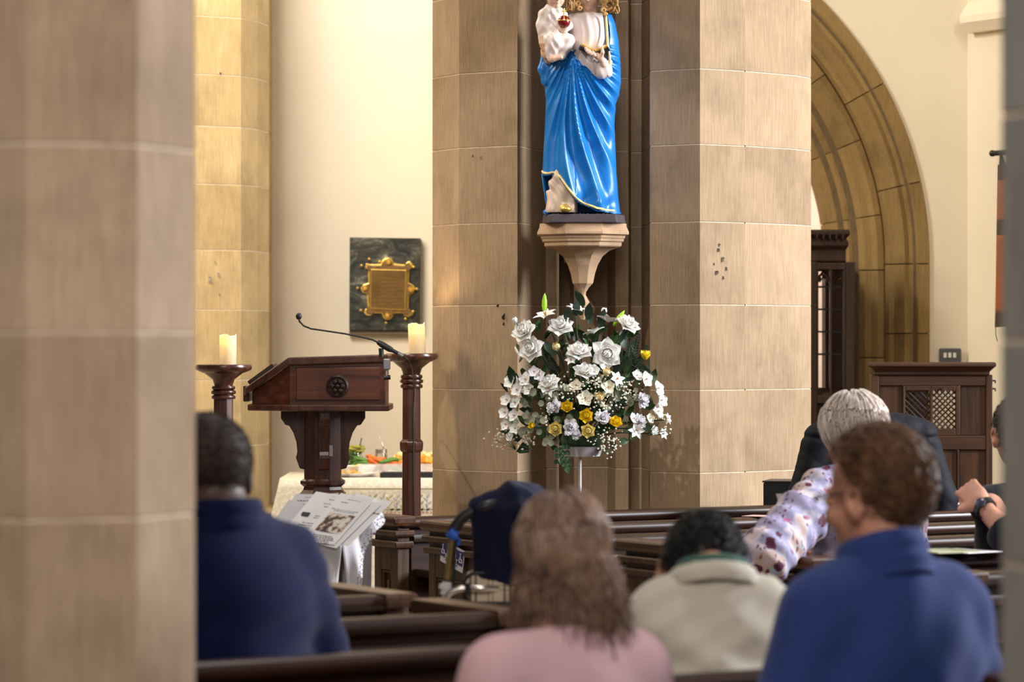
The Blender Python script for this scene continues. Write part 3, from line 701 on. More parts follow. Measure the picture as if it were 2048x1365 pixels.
onb('plate', 'foil covered plate half hidden behind the lectern stem', 'plate', MB().lathe(plate, (fx_(676), fy+.0, TZ), 32), plain('foil', (.6, .6, .56), .3, .7, bump=.003), loc=(fx_(676), fy, TZ))
food = {'gold': plain('pastry', (.66, .36, .09), .7, var=.3, scale=60, bump=.004), 'crisp': plain('crisp', (.80, .58, .24), .7, var=.25, scale=70, bump=.004), 'orange': plain('carrot', (.80, .16, .02), .5, var=.2), 'green': plain('cucumber', (.08, .20, .025), .5, var=.3), 'cheese': plain('cheese', (.86, .42, .05), .5, var=.2, scale=40), 'bread': plain('bread', (.80, .64, .36), .8, var=.12, scale=30, bump=.003), 'pale': plain('pale_cheese', (.84, .68, .28), .6, var=.15)}
def lump(seed, rx, ry, rz):
    r = random.Random(seed); mb = MB().ball((0, 0, 0), (rx, ry, rz), 10, 7)
    mb.v = [(x*(1+.25*r.uniform(-1, 1)), y*(1+.25*r.uniform(-1, 1)), z*(1+.25*r.uniform(-1, 1))) for x, y, z in mb.v]; return mb
def heap(name, label, group, mat, mbf, spots):
    protos = [mbf(k) for k in range(3)]; objs = []; mes = []
    for i, (px, py, dy, rz, ry) in enumerate(spots):
        if i < 3: o = protos[i].build(name, mat, None, smooth=50); mes.append(o.data)
        else: o = link(name, mes[i % 3], None)
        dd = BD+.16+dy; o.location = W(px, py, dd); o.rotation_euler = (0, ry, rz); tag(o, label, 'food', group)
rf = random.Random(11); U = rf.uniform
heap('pastry', 'golden pastry heaped on the front plate of the buffet', 'golden pastries on the front plate', food['gold'], lambda k: lump(k, .019, .017, .011), [(px, py, U(-.06, .06), U(0, 6), 0) for px, py in ((690, 957), (699, 957), (708, 957), (717, 956), (694, 952), (703, 951), (712, 950), (698, 946), (707, 944), (716, 948), (684, 950), (683, 944))])
heap('crisp', 'pale crisp heaped in the white bowl', 'crisps in the white bowl', food['crisp'], lambda k: lump(k+5, .020, .017, .009), [(px, py, .16+U(-.04, .04), U(0, 6), U(-.5, .5)) for px, py in ((705, 936), (716, 933), (727, 935), (735, 938), (721, 941), (711, 940), (731, 943), (700, 938))])
heap('carrot_stick', 'orange carrot or pepper slice in the heap on the buffet', 'orange vegetable slices on the platter', food['orange'], lambda k: lump(k+9, .050, .012, .014), [(px, py, .26+U(-.05, .05), U(-.4, .4), U(-.4, .5)) for px, py in ((733, 926), (740, 931), (748, 934), (742, 922), (752, 926), (758, 921), (747, 917), (768, 930), (780, 931), (790, 928), (760, 934), (802, 931), (812, 933), (736, 934))])
heap('cucumber_stick', 'dark green vegetable slice lying on the heap of vegetables', 'green vegetable slices on the platter', food['green'], lambda k: lump(k+14, .042, .016, .011), [(px, py, .24+U(-.04, .04), U(-.4, .4), U(-.4, .3)) for px, py in ((724, 925), (717, 927), (772, 923), (783, 920), (792, 922), (765, 934), (776, 936), (790, 937), (722, 919))])
heap('cheese_cube', 'orange cheese cube piled on the stand at the back of the buffet', 'orange cheese cubes at the back', food['cheese'], lambda k: MB().box(-.017, .017, -.017, .017, -.014, .014), [(px, py, .3+U(-.03, .03), U(0, 1.5), U(-.2, .2)) for px, py in ((795, 925), (803, 926), (798, 916), (844, 926), (852, 927), (860, 926), (846, 918), (855, 919), (863, 920), (795, 936), (850, 936), (860, 937), (870, 926), (872, 918))])
heap('cheese_wedge', 'pale yellow cheese wedge on top of the piled food', 'pale yellow wedges on the pile', food['pale'], lambda k: lump(k+20, .022, .018, .017), [(px, py, .3+U(-.03, .03), U(0, 6), 0) for px, py in ((801, 910), (807, 914), (793, 917), (856, 912), (864, 910), (848, 910))])
heap('sandwich', 'small bread sandwich in a clear tub on the buffet', 'sandwiches in clear tubs', food['bread'], lambda k: MB().box(-.020, .020, -.022, .022, -.019, .019), [(px, py, .09, U(-.15, .15), U(-.1, .1)) for px, py in ((727, 951), (738, 952), (749, 952), (763, 953), (775, 954), (787, 954), (798, 954), (851, 955), (861, 955), (729, 958), (742, 959))])
for px, lab in ((743, 'clear plastic tub of sandwiches nearest the plate of pastries'), (784, 'clear plastic tub of sandwiches behind the black tray'), (856, 'clear plastic tub of sandwiches beyond the candle stand')):
    mb = MB(); w = .065; y0 = BD+.19; z = TZ
    for a in ((-w, w, -.002, 0, 0, .062), (-w, w, .11, .112, 0, .062), (-w, -w+.002, 0, .11, 0, .062), (w-.002, w, 0, .11, 0, .062), (-w, w, 0, .11, 0, .002)): mb.box(a[0], a[1], a[2], a[3], a[4]+z, a[5]+z)
    mb.v = [(x+(px-CX)/F*(y0+.05), y+y0, zz) for x, y, zz in mb.v]
    onb('plastic_tub', lab, 'tub', mb, M['clear'], loc=((px-CX)/F*(y0+.05), y0, z))
mb = MB(); a = fx_(764); b2 = fx_(868)
for k in ((a, b2, fy-.10, fy+.02, TZ, TZ+.006), (a-.006, b2, fy-.108, fy-.10, TZ, TZ+.026), (a-.006, a, fy-.1, fy+.02, TZ, TZ+.026), (a, b2, fy+.02, fy+.028, TZ, TZ+.026)): mb.box(*k)
onb('serving_tray', 'black serving tray at the front edge of the buffet', 'tray', mb, M['black'], smooth=None, bevel=.002, loc=((a+b2)/2, fy-.04, TZ))
jx, jy = fx_(704), fy+.3
jar = thing('jar', 'glass jar stuffed with green salad leaves beside the lectern stem', 'jar', (jx, jy, TZ))
MB().lathe([(0, 0), (.042, 0), (.045, .01), (.045, .09), (.036, .105), (.036, .12), (.033, .12), (.033, .104), (.041, .09), (.041, .012), (0, .006)], n=28).build('glass_body', M['glass'], jar, smooth=50)
mb = MB()
for k in range(14):
    a = k*2.4; mb.ball((.022*math.cos(a), .022*math.sin(a), .02+.0075*k), (.018, .012, .012), 8, 6)
mb.build('pickles', food['green'], jar, smooth=60)
mb = MB()
for k in range(9):
    a = k*.7; mb.ball((.028*math.cos(a), .028*math.sin(a), .135+.012*math.sin(k*2.1)), (.030, .016, .010), 8, 5)
mb.build('leaf', plain('salad_leaf', (.28, .26, .03), .5, var=.35, scale=40), jar, smooth=60)
MB().tube([(.02, 0, .12), (.035, 0, .19)], .003, 6).build('fork', M['black'], jar)
jx = fx_(756); b_ = thing('jar', 'small jar with a silver lid at the back of the buffet', 'jar', (jx, fy+.4, TZ))
MB().lathe([(0, 0), (.03, 0), (.032, .01), (.032, .10), (.028, .11), (0, .11)], n=24).build('glass_body', M['glass'], b_, smooth=50)
MB().lathe([(0, .108), (.031, .108), (.031, .128), (.028, .131), (0, .131)], n=24).build('lid', M['chrome'], b_, smooth=40)
MB().tube([(.012, 0, .131), (.004, 0, .16), (-.012, 0, .20)], [.004, .003, .001], 6).build('spoon', M['chrome'], b_, smooth=60)

# ------------------------------------------------------------------ sloping table with papers
TD = 10.6; ts = F/TD
tb = thing('paper_table', 'small dark desk with a sloping top under a white lace cloth', 'table', W(628, 1083, TD) * Vector((1, 1, 0)) if False else Vector((W(628, 1083, TD).x, TD, 0)))
tz = W(628, 1083, TD).z; up = Vector((.118, .15, .145)).normalized(); rt = Vector((.139, -.10, -.0105)).normalized(); rt = (rt-up*rt.dot(up)).normalized(); nm = rt.cross(up).normalized()
TO = Vector((0, 0, tz))
def tp(a, b, c=0): return TO+rt*a+up*b+nm*c
mb = MB(); P = [tp(-.15, 0, -.02), tp(.11, 0, -.02), tp(.11, .20, -.02), tp(-.15, .20, -.02)]
mb.add(P+[Vector((p.x*.9, p.y+.03, .04)) for p in P], [(0,3,2,1), (4,5,6,7), (0,1,5,4), (1,2,6,5), (2,3,7,6), (3,0,4,7)][::1]); o = mb.build('desk_body', M['darkoak'], tb, bevel=.006)
bm = bmesh.new(); bm.from_mesh(o.data); bmesh.ops.recalc_face_normals(bm, faces=bm.faces); bm.to_mesh(o.data); bm.free()
MB().box(-.13, .14, .0, .20, 0, .04).build('foot', M['darkoak'], tb, bevel=.006)
wc = fabric('white_linen', (.70, .68, .72), .05, 500, .1, bump=.0006); M['linen'] = wc
tc = thing('tablecloth', 'white lace-edged cloth draped over the sloping desk under the papers', 'tablecloth', Vector((W(628, 1083, TD).x, TD, tz)))
def loc_(p): return p-Vector((0, 0, tz))
mb = MB(); na, nb = 26, 14
# top and front drop as one sheet
rings = []
for j in range(nb+1):
    b = .205*(1-j/nb); rings.append([loc_(tp(-.155+.275*i/na, b, .002)) for i in range(na+1)])
for j in range(1, 17):
    t = j/16; ring = []
    for i in range(na+1):
        p = tp(-.155+.275*i/na, 0, .002); u = i/na
        fold = .020*math.sin(u*15+1.5*math.sin(u*5))*t
        ring.append(loc_(p+Vector((.0+(-.045*(u-.6))*t*1.0, -.012-.03*t+fold*1.2, -.175*t-.01*math.sin(u*9)*t))))
    rings.append(ring)
mb.rings(rings, closed=False, caps=False); o = mb.build('cloth_sheet', wc, tc, smooth=70)
o.modifiers.new('solidify', 'SOLIDIFY').thickness = .002
# right hand drop with its scalloped lace edge
mb = MB(); rings = []; lace = []
for j in range(13):
    t = j/12; ring = []
    for i in range(21):
        b = i/20; top = tp(.120, .205*b, .002); L = .15*max(0, 1-b/.75)+.022
        q = top+Vector((.012*math.sin(b*9)*t+.02*t+.0*b, -.02*t+.012*math.sin(b*14+1)*t, -L*t)); ring.append(loc_(q))
        if j == 12: lace.append(loc_(q))
    rings.append(ring)
mb.rings(rings, closed=False, caps=False); o = mb.build('cloth_sheet', wc, tc, smooth=70); o.modifiers.new('solidify', 'SOLIDIFY').thickness = .002
lc = NT('lace_border'); v = lc.coord(rnd=False); vo = lc.n('ShaderNodeTexVoronoi'); vo.inputs['Scale'].default_value = 150; lc.l(v, vo.inputs['Vector'])
lc.b.inputs['Base Color'].default_value = (.70, .69, .74, 1); lc.b.inputs['Roughness'].default_value = .9
hole = lc.ramp(vo.outputs['Distance'], [(.36, (0, 0, 0)), (.44, (1, 1, 1))]); lc.l(hole, lc.b.inputs['Alpha']); M['lace'] = lc.m
mb = MB(); rings = [[], []]
for k, p in enumerate(spline(lace, 4)):
    rings[0].append(p+Vector((0, 0, .004))); sc_ = .024+.005*abs(math.sin(k*.8)); rings[1].append(p+Vector((.012, -.004, -sc_)))
mb.rings(rings, closed=False, caps=False); mb.build('lace_edge', M['lace'], tc, smooth=70)
# papers
def paper(cx, cy, w, h, deg, lift, label, mat, lines, pic=None, seed=0, logo=False):
    r = random.Random(seed); ex = (cx-628)/ts; ez = (1083-cy)/ts; dt_ = rt.x*up.z-rt.z*up.x; a0 = (ex*up.z-ez*up.x)/dt_; b0 = (rt.x*ez-rt.z*ex)/dt_
    X = (rt*math.cos(math.radians(deg))+up*math.sin(math.radians(deg))).normalized(); Y = nm.cross(X)
    base = Vector((W(628, 1083, TD).x, TD, 0)); o0 = base+tp(a0, b0, .004+lift)
    M4 = Matrix(((X.x, Y.x, nm.x, o0.x), (X.y, Y.y, nm.y, o0.y), (X.z, Y.z, nm.z, o0.z), (0, 0, 0, 1)))
    mb = MB(); rings = []
    for i in range(9):
        u = -w/2+w*i/8; cur = .004*(u/w*2)**2
        rings.append([Vector((u, -h/2, cur)), Vector((u, h/2, cur+.002)), Vector((u, h/2, cur+.0026)), Vector((u, -h/2, cur+.0006))])
    mb.rings(rings); o = mb.build('printed_sheet', mat, None, smooth=40); o.matrix_world = M4
    tag(o, label, 'paper')
    ik, sf = MB(), MB()
    def bar(m_, x0, x1, y, t): m_.add([(x0, y-t/2, .0010+.004*(max(abs(x0), abs(x1))/w*2)**2), (x1, y-t/2, .0010+.004*(max(abs(x0), abs(x1))/w*2)**2), (x1, y+t/2, .0030+.004*(max(abs(x0), abs(x1))/w*2)**2), (x0, y+t/2, .0030+.004*(max(abs(x0), abs(x1))/w*2)**2)], [(0, 1, 2, 3)])
    for (xc, y, width, t, bold) in lines:
        x = xc*w-width*w/2; e = xc*w+width*w/2
        while x < e-.002:
            q = min(e, x+r.uniform(.004, .014)); bar(ik if bold else sf, x, q, y*h, t*h); x = q+.0022
    if ik.v: ik.build('heading_print', M['ink'], o)
    if sf.v: sf.build('text_print', M['ink_soft'], o)
    if logo: bar(lg := MB(), -.42*w, -.22*w, .02*h, .085*h); lg.build('picture_print', M['ink'], o)
    if pic:
        pm = NT('printed_photo'); v = pm.coord(rnd=False); f1 = pm.noise(v, 38, 3)
        pm.l(pm.ramp(f1, [(.38, (.02, .018, .025)), (.46, (.20, .09, .07)), (.52, (.62, .52, .42)), (.64, (.80, .76, .72))]), pm.b.inputs['Base Color']); pm.b.inputs['Roughness'].default_value = .4
        q = MB(); bar(q, pic[0]*w, pic[1]*w, (pic[2]+pic[3])/2*h, (pic[3]-pic[2])*h); q.build('picture_print', pm.m, o)
    return o
body = lambda y0, n, xc=0, wd_=.6, dy=.045: [(xc, y0-i*dy, wd_*(.7+.3*((i*7) % 3)/2), .014, False) for i in range(n)]
paper(583, 1054, .165, .225, 4, .000, 'leaflet half hidden under the others at the far left of the desk', M['paper_grey'], [(0, .25, .5, .03, True), (.1, .1, .4, .025, True)]+body(-.05, 5), seed=1)
paper(604, 1042, .170, .235, 9, .002, 'grey toned service sheet behind the middle one on the sloping desk', M['paper_grey'], [(0, .42, .5, .02, False), (0, .34, .75, .03, True), (0, .27, .4, .02, False), (.1, .02, .5, .03, True), (.1, -.1, .35, .03, True)]+body(-.2, 5), seed=2)
paper(708, 1046, .165, .235, -7, .004, 'white sheet at the back right of the papers, poking past the pew end', M['paper'], [(-.1, .4, .3, .02, False), (-.1, .32, .18, .03, True), (-.1, .24, .2, .03, True), (.3, .2, .4, .03, True)]+body(0, 4), seed=3)
paper(634, 1044, .171, .24, 0, .006, 'white service sheet in the middle of the desk with a small black picture', M['paper'], [(.1, .44, .3, .016, False), (.1, .37, .34, .03, True), (.1, .28, .42, .026, True), (.1, .22, .3, .026, True), (.1, .02, .36, .016, False), (.1, -.02, .36, .016, False)]+body(-.14, 7, 0, .7), logo=True, seed=4)
paper(690, 1052, .150, .235, -9, .007, 'blank white sheet underneath the sheet with the photograph', M['paper'], [(0, .4, .5, .02, False)], seed=5)
paper(678, 1048, .150, .24, -3, .010, 'white leaflet with a printed photograph, on top of the papers', M['paper'], [(0, .40, .4, .02, True), (-.2, .33, .2, .02, True), (0, .18, .8, .014, False), (0, .15, .6, .014, False)]+body(-.36, 5, 0, .8, .035), pic=(-.34, .40, -.28, .10), seed=6)

# sign fixed to the second pew end
sn_o = UV*5.80+VV*9.85; sx = W(905, 1113, 11.55)
sgn = thing('notice', 'small blue and white wheelchair notice fixed to the pew end', 'sign', sx, UA-PI/2)
sgn.rotation_euler = (0, math.radians(12.5), UA-PI/2)
M['blue'] = plain('notice_blue', (.025, .022, .16), .4, var=.05); M['signwhite'] = plain('notice_white', (.72, .70, .80), .4, var=.02)
MB().box(-.082, .082, -.002, .002, -.041, .041).build('backing', M['signwhite'], sgn, bevel=.0015)
MB().box(-.080, .080, -.003, 0, -.018, .033).build('blue_field', M['blue'], sgn)
def text(body_, size, x, z, mat, par, y=-.0042, name='lettering', sx_=1.0):
    c = bpy.data.curves.new(name, 'FONT'); c.body = body_; c.size = size; c.align_x = 'CENTER'; c.align_y = 'CENTER'; c.extrude = .0006; c.offset = .0006
    o = bpy.data.objects.new(name, c); COL.objects.link(o); o.parent = par; bpy.context.view_layer.update(); me = bpy.data.meshes.new_from_object(o); bpy.data.objects.remove(o); o = link(name, me, None, par); me.materials.clear(); me.materials.append(mat); o.location = (x, y, z); o.rotation_euler = (PI/2, 0, 0); o.scale = (sx_, 1, 1); return o
text('HAVE A', .018, .0, .023, M['signwhite'], sgn); text('HIDDEN', .018, .0, .0075, M['signwhite'], sgn); text('DISABILITY', .018, .0, -.0085, M['signwhite'], sgn, sx_=1.02)
text('please sit here', .010, .0, -.0245, M['blue'], sgn, sx_=.9) if False else None
for sx_ in (-.064, .064):
    mb = MB(); n = 14
    mb.tube([(sx_+.009*math.cos(a), -.004, .002+.009*math.sin(a)) for a in np.linspace(math.radians(110), math.radians(400), n)], .0015, 6)
    mb.tube([(sx_-.003, -.004, .020), (sx_-.001, -.004, .006), (sx_+.008, -.004, .005), (sx_+.012, -.004, -.006)], .0015, 6); mb.ball((sx_-.003, -.004, .024), .0028, 8, 6)
    mb.build('wheelchair_symbol', M['signwhite'], sgn)
mb = MB(); rr_ = random.Random(9)
x = -.045
while x < .045:
    w = rr_.uniform(.003, .008); mb.box(x, x+w, -.0028, -.0018, -.0265, -.0235); x += w+.0015
mb.build('small_print', M['blue'], sgn)

# ------------------------------------------------------------------ walker in the aisle with a plaid bag, and the navy fleece over its handle
KD = 8.9; ks = F/KD
wk = thing('walker', 'wheeled walking frame with a plaid bag standing in the aisle', 'walking frame', ((985-CX)/F*KD, KD, 0))
M['plaid_c'] = (.62, .52, .38)
def kt(pts, r, name, mat, dd=0, n=12, spl=True):
    q = [W(p[0], p[1], KD+dd+(p[2] if len(p) > 2 else 0)) for p in pts]; q = spline(q, 6) if spl and len(q) > 2 else q
    return MB().tube(q, r, n).build(name, mat, wk, world=True, smooth=60)
for dx, dd in ((0, 0), (175, .25)):
    kt([(895+dx, 1160), (905+dx, 1078)], .0105, 'post', M['warm_tube'], dd, spl=False)
    kt([(886+dx, 1300), (888+dx, 1240), (894+dx, 1170)], .0125, 'post', M['chrome'], dd, spl=False)
    kt([(893+dx, 1190), (896+dx, 1166)], [.019, .017], 'joint', M['white_plastic'], dd, spl=False); kt([(891+dx, 1180), (893+dx, 1172)], .021, 'joint_ring', M['white_plastic'], dd, spl=False)
    kt([(886+dx, 1300), (880+dx, 1500), (872+dx, 1720)], .0125, 'leg', M['chrome'], dd, spl=False)
    kt([(886+dx, 1260), (900+dx, 1480, .25), (925+dx, 1640, .5)], .0125, 'leg', M['chrome'], dd, spl=False)
    for pz, py_ in ((0, 0), (.5, .5)):
        px_ = 872+dx if pz == 0 else 925+dx; y = KD+dd+pz; x = (px_-CX)/F*y
        mw = MB().lathe([(0, -.014), (.05, -.014), (.075, -.010), (.078, 0), (.075, .010), (.05, .014), (0, .014)], n=24, M=Matrix.Translation((x, y, .078)) @ Matrix.Rotation(PI/2, 4, 'Y')); mw.build('wheel', M['black'], wk, world=True, smooth=40)
kt([(905, 1078), (909, 1058), (926, 1036), (950, 1022), (985, 1010), (1030, 1006, .10), (1068, 1014, .2), (1078, 1050, .25), (1080, 1078, .25)], .0165, 'handle_grip', M['black'])
kt([(899, 1062), (907, 1070), (914, 1074)], .017, 'ribbon_knot', plain('blue_ribbon', (.02, .12, .62), .5), -.004)
kt([(912, 1074), (919, 1082), (916, 1092)], .0045, 'ribbon_tail', M['blue'] if False else plain('ribbon_tail_blue', (.02, .10, .5), .5), -.012)
kt([(912, 1072), (909, 1120), (906, 1170), (903, 1215)], .0045, 'brake_cable', M['black'], -.012)
kt([(891, 1198), (899, 1188), (912, 1181), (930, 1178), (980, 1178), (1040, 1180, .1), (1072, 1190, .25)], .0100, 'cross_tube', M['chrome'], -.03)
kt([(934, 1168), (936, 1180), (934, 1192)], .0085, 'tube_clip', M['black'], -.045, spl=False)
pm = NT('plaid_cloth'); tcn = pm.n('ShaderNodeTexCoord'); sp = pm.n('ShaderNodeSeparateXYZ'); pm.l(tcn.outputs['Object'], sp.inputs[0])
def stripes(sock, period, offs, wd):
    acc = None
    for o_ in offs:
        a = pm.n('ShaderNodeMath', operation='ADD'); a.inputs[1].default_value = 10*period-o_; pm.l(sock, a.inputs[0])
        m_ = pm.n('ShaderNodeMath', operation='MODULO'); m_.inputs[1].default_value = period; pm.l(a.outputs[0], m_.inputs[0])
        c = pm.n('ShaderNodeMath', operation='LESS_THAN'); c.inputs[1].default_value = wd; pm.l(m_.outputs[0], c.inputs[0])
        if acc is None: acc = c.outputs[0]
        else:
            x = pm.n('ShaderNodeMath', operation='MAXIMUM'); pm.l(acc, x.inputs[0]); pm.l(c.outputs[0], x.inputs[1]); acc = x.outputs[0]
    return acc
sv = stripes(sp.outputs['X'], .110, (.030, .045, .060), .007); sh = stripes(sp.outputs['Z'], .110, (.030, .045, .060), .007)
tv = stripes(sp.outputs['X'], .110, (.0, .098), .0022); th = stripes(sp.outputs['Z'], .110, (.0, .098), .0022)
hf = pm.n('ShaderNodeMath', operation='MULTIPLY'); hf.inputs[1].default_value = .8; pm.l(sv, hf.inputs[0]); hg = pm.n('ShaderNodeMath', operation='MULTIPLY'); hg.inputs[1].default_value = .55; pm.l(sh, hg.inputs[0])
c1 = pm.mix(hf.outputs[0], (.66, .55, .40), (.02, .018, .02)); c2 = pm.mix(hg.outputs[0], c1, (.05, .04, .035)); c3 = pm.mix(tv, c2, (.10, .05, .04)); c4 = pm.mix(th, c3, (.16, .10, .07))
pm.l(c4, pm.b.inputs['Base Color']); pm.b.inputs['Roughness'].default_value = .8; M['plaid'] = pm.m
def rrect(x0, x1, z0, z1, r, n=6):
    pts = []
    for cx, cz, a0 in ((x1-r, z1-r, 0), (x0+r, z1-r, PI/2), (x0+r, z0+r, PI), (x1-r, z0+r, 3*PI/2)):
        pts += [(cx+r*math.cos(a0+PI/2*k/n), cz+r*math.sin(a0+PI/2*k/n)) for k in range(n+1)]
    return pts
bagp = [(((-985+px)/ks), EYE-(py-HY)/ks) for px, py in ()] ; x0, x1 = (927-985)/ks, (1082-985)/ks; z0, z1 = EYE-(1207-HY)/ks, EYE-(1146-HY)/ks
bag = MB().prism(rrect(x0, x1, z0, z1, .035), -.02, .16, 'y').build('bag', M['plaid'], wk, bevel=.008, seg=3)
pts = rrect(x0, x1, z0, z1, .035); MB().tube([(x, -.02, z) for x, z in pts+pts[:2]], .0055, 8).build('piping', M['black'], bag, smooth=60)
fz_ = fabric('navy_fleece', (.007, .009, .032), .2, 300, .1, bump=.0015)
# fleece: a folded cloth hung over the handle
def fleece(P):
    x, y, z = P[:, 0], P[:, 1], P[:, 2]
    a = smin(cap(P, (-.055, .00, -.005), (.06, .05, .022), .030, .034), cap(P, (.03, .04, .025), (.10, .10, .018), .034, .030), .03)
    q = np.abs(P-np.array((.005, -.008, -.12), np.float32))-np.array((.062, .010, .10), np.float32); b = np.linalg.norm(np.maximum(q, 0), axis=1)+np.minimum(q.max(1), 0)-.016; c = ell(P, (.055, .0, -.10), (.075, .04, .15)); dd = cap(P, (-.055, -.005, -.03), (-.035, -.012, -.20), .022, .030); e = ell(P, (.03, .085, -.09), (.09, .02, .11))
    g = cap(P, (.05, -.02, -.03), (.035, -.025, -.225), .026, .030)
    r = smin(smin(smin(a, b, .03), smin(c, dd, .03), .03), smin(e, g, .02), .03)
    r = r+.004*np.sin(x*55+2*np.sin(z*16))*np.clip(-z*8, 0, 1)+.0025*np.sin(x*90+z*40)
    return np.maximum(r, -.225-z+.25*np.maximum(.03-x, 0))
fo = W(1000, 1008, KD+.02)
o = sdf('fleece_jacket', fleece, (-.13, -.10, -.30), (.20, .18, .08), .006, fz_, None, fo); tag(o, 'navy fleece hung over the handle of the walking frame', 'jacket')

# ------------------------------------------------------------------ stone corbel and the painted statue
SD = 13.5; ss = F/SD
def sx_(px): return (px-1163)/ss
cor = thing('corbel', 'moulded stone corbel bracket carrying the painted statue', 'corbel', ((1166-CX)/F*SD, SD, 0))
rr = []
for r, py in [(4, 640), (11, 622), (14, 605), (9, 596), (6, 590), (7, 584), (13, 575), (21, 567), (22, 563), (25, 548), (31, 530), (41, 513), (56, 501), (70, 496), (77, 494.5), (80, 492), (80, 485), (84, 484), (85, 478), (87, 477.5), (88, 472), (95, 470), (95, 465), (90, 454), (90, 448)]:
    R = r/ss*1.04; rr.append([Vector((R*math.sin(PI/8+k*PI/4), R*.9*math.cos(PI/8+k*PI/4)+.04, EYE-(py-HY)/ss)) for k in range(8)][::-1])
MB().rings(rr).build('bracket', M['corbel'], cor, smooth=24, bevel=.002)
MB().box(-.07, .07, .10, .70, EYE-(520-HY)/ss, EYE-(450-HY)/ss).build('wall_block', M['corbel'], cor, bevel=.004)

z430 = EYE-(430-HY)/ss
st = thing('statue', 'painted statue of a woman in a blue mantle holding a child and an open book', 'statue', ((1163-CX)/F*SD, SD, EYE-(448-HY)/ss))
zb0 = z430-st.location.z
def sz(py): return zb0+(430-py)/ss
def S3(px, py, y=0): return (sx_(px), y, sz(py))
M['mantle'] = plain('mantle_blue', (.006, .165, .52), .34, var=.10, scale=14)
M['mantle_lin'] = plain('mantle_lining', (.02, .10, .30), .5)
M['gown'] = plain('gown_white', (.68, .58, .54), .45, var=.06, scale=10)
M['gown_lower'] = plain('gown_skirt_tone', (.62, .48, .38), .5, var=.12, scale=20)  # skirt tone, browner than the white bodice
M['sflesh'] = plain('painted_flesh', (.78, .50, .38), .42, var=.06, scale=20)
M['shair'] = plain('painted_hair', (.48, .27, .10), .45, var=.25, scale=60, bump=.003)
M['trim'] = plain('gold_trim', (.86, .66, .26), .4, .2, var=.08)
M['plinth'] = plain('statue_plinth', (.055, .040, .050), .6, var=.25, scale=20)
pl_ = [(sx_(1084), -.02), (sx_(1100), -.135), (sx_(1232), -.135), (sx_(1251), -.02), (sx_(1240), .12), (sx_(1096), .12)]
mb = MB(); mb.rings([[Vector((x, y, 0)) for x, y in pl_], [Vector((x*.97, y*.97, .036)) for x, y in pl_]]); mb.build('plinth', M['plinth'], st, bevel=.004)

# -- mantle: an unrolled sheet round the figure with folds fanning out from the gather under the child
Ly = ([20, 60, 95, 112, 130, 165, 200, 250, 300, 350, 400, 430], [1134, 1128, 1122, 1092, 1086, 1088, 1092, 1090, 1087, 1085, 1092, 1096])
Ry = ([20, 45, 80, 130, 165, 190, 210, 250, 300, 350, 400, 430], [1219, 1230, 1237, 1241, 1242, 1238, 1231, 1229, 1231, 1233, 1237, 1241])
Dy = ([20, 80, 130, 200, 300, 430], [.062, .085, .100, .108, .112, .125])
hem = ([1060, 1083, 1090, 1098, 1108, 1118, 1128, 1140, 1152, 1166, 1185, 1205, 1225, 1260], [340, 345, 352, 354, 352, 354, 364, 384, 404, 416, 424, 427, 428, 426])
top = ([1060, 1082, 1092, 1100, 1118, 1132, 1140, 1148, 1158, 1168, 1178, 1188, 1197, 1206, 1211, 1217, 1230, 1260], [118, 118, 122, 126, 122, 112, 103, 114, 127, 140, 152, 159, 162, 158, 100, 34, 28, 30])
def fold(px, py):
    gx, gy = px-1142, max(py-92, 1.0)
    phi = math.atan2(gx, gy); rho = math.hypot(gx, gy)/330
    k1 = math.sin(phi*21+1.3*math.sin(rho*4.2+phi*3)+.6)
    k2 = math.sin(phi*37-rho*5+1.1); k3 = math.sin(phi*10+rho*2.2)
    f = .75*max(0, 1-math.sqrt(k1*k1+.05))**1.2+.30*k2*.5+.45*k3*.5
    amp = .050*min(1, rho*1.6+.10)
    crump = .020*max(0, rho-.45)*math.sin(px*.085+py*.05+2*math.sin(py*.045))*(1 if px > 1150 else .3)
    return amp*(f-.35)+crump
def mantle_pt(th, py, off=0):
    L, R, D = interp(py, *Ly), interp(py, *Ry), interp(py, *Dy)
    c, a = (L+R)/2, (R-L)/2; s, co = math.sin(th), math.cos(th)
    sq = abs(s)**.85*(1 if s > 0 else -1)
    px = c+a*sq; y = -D*co if co > 0 else -.085*co
    fr = max(0, co)**.5
    o = fold(px, py)*fr+off
    return Vector((sx_(px)+s*o*.35, y-co*o, sz(py)))
mb = MB(); rings = []; NT_, NP = 200, 320
ths = [PI+2*PI*i/NP for i in range(NP)]
for j in range(NT_+1):
    t = j/NT_; ring = []
    for th in ths:
        s, co = math.sin(th), math.cos(th)
        pxa = 1163+77*s
        if co > 0: zt, zh = interp(pxa, *top), interp(pxa, *hem)
        else: zt, zh = 30, 426
        if co > -.25 and co <= 0: zt = interp(1163+77*s, *top)*(1+co*4)+30*(-co*4)
        ring.append(mantle_pt(th, min(max(430-402*t, zt+t*.5), zh-(1-t)*.5)))
    rings.append(ring)
mb.rings(rings, caps=False)
o = mb.build('mantle', M['mantle'], st, smooth=70); o.modifiers.new('solidify', 'SOLIDIFY').thickness = .005
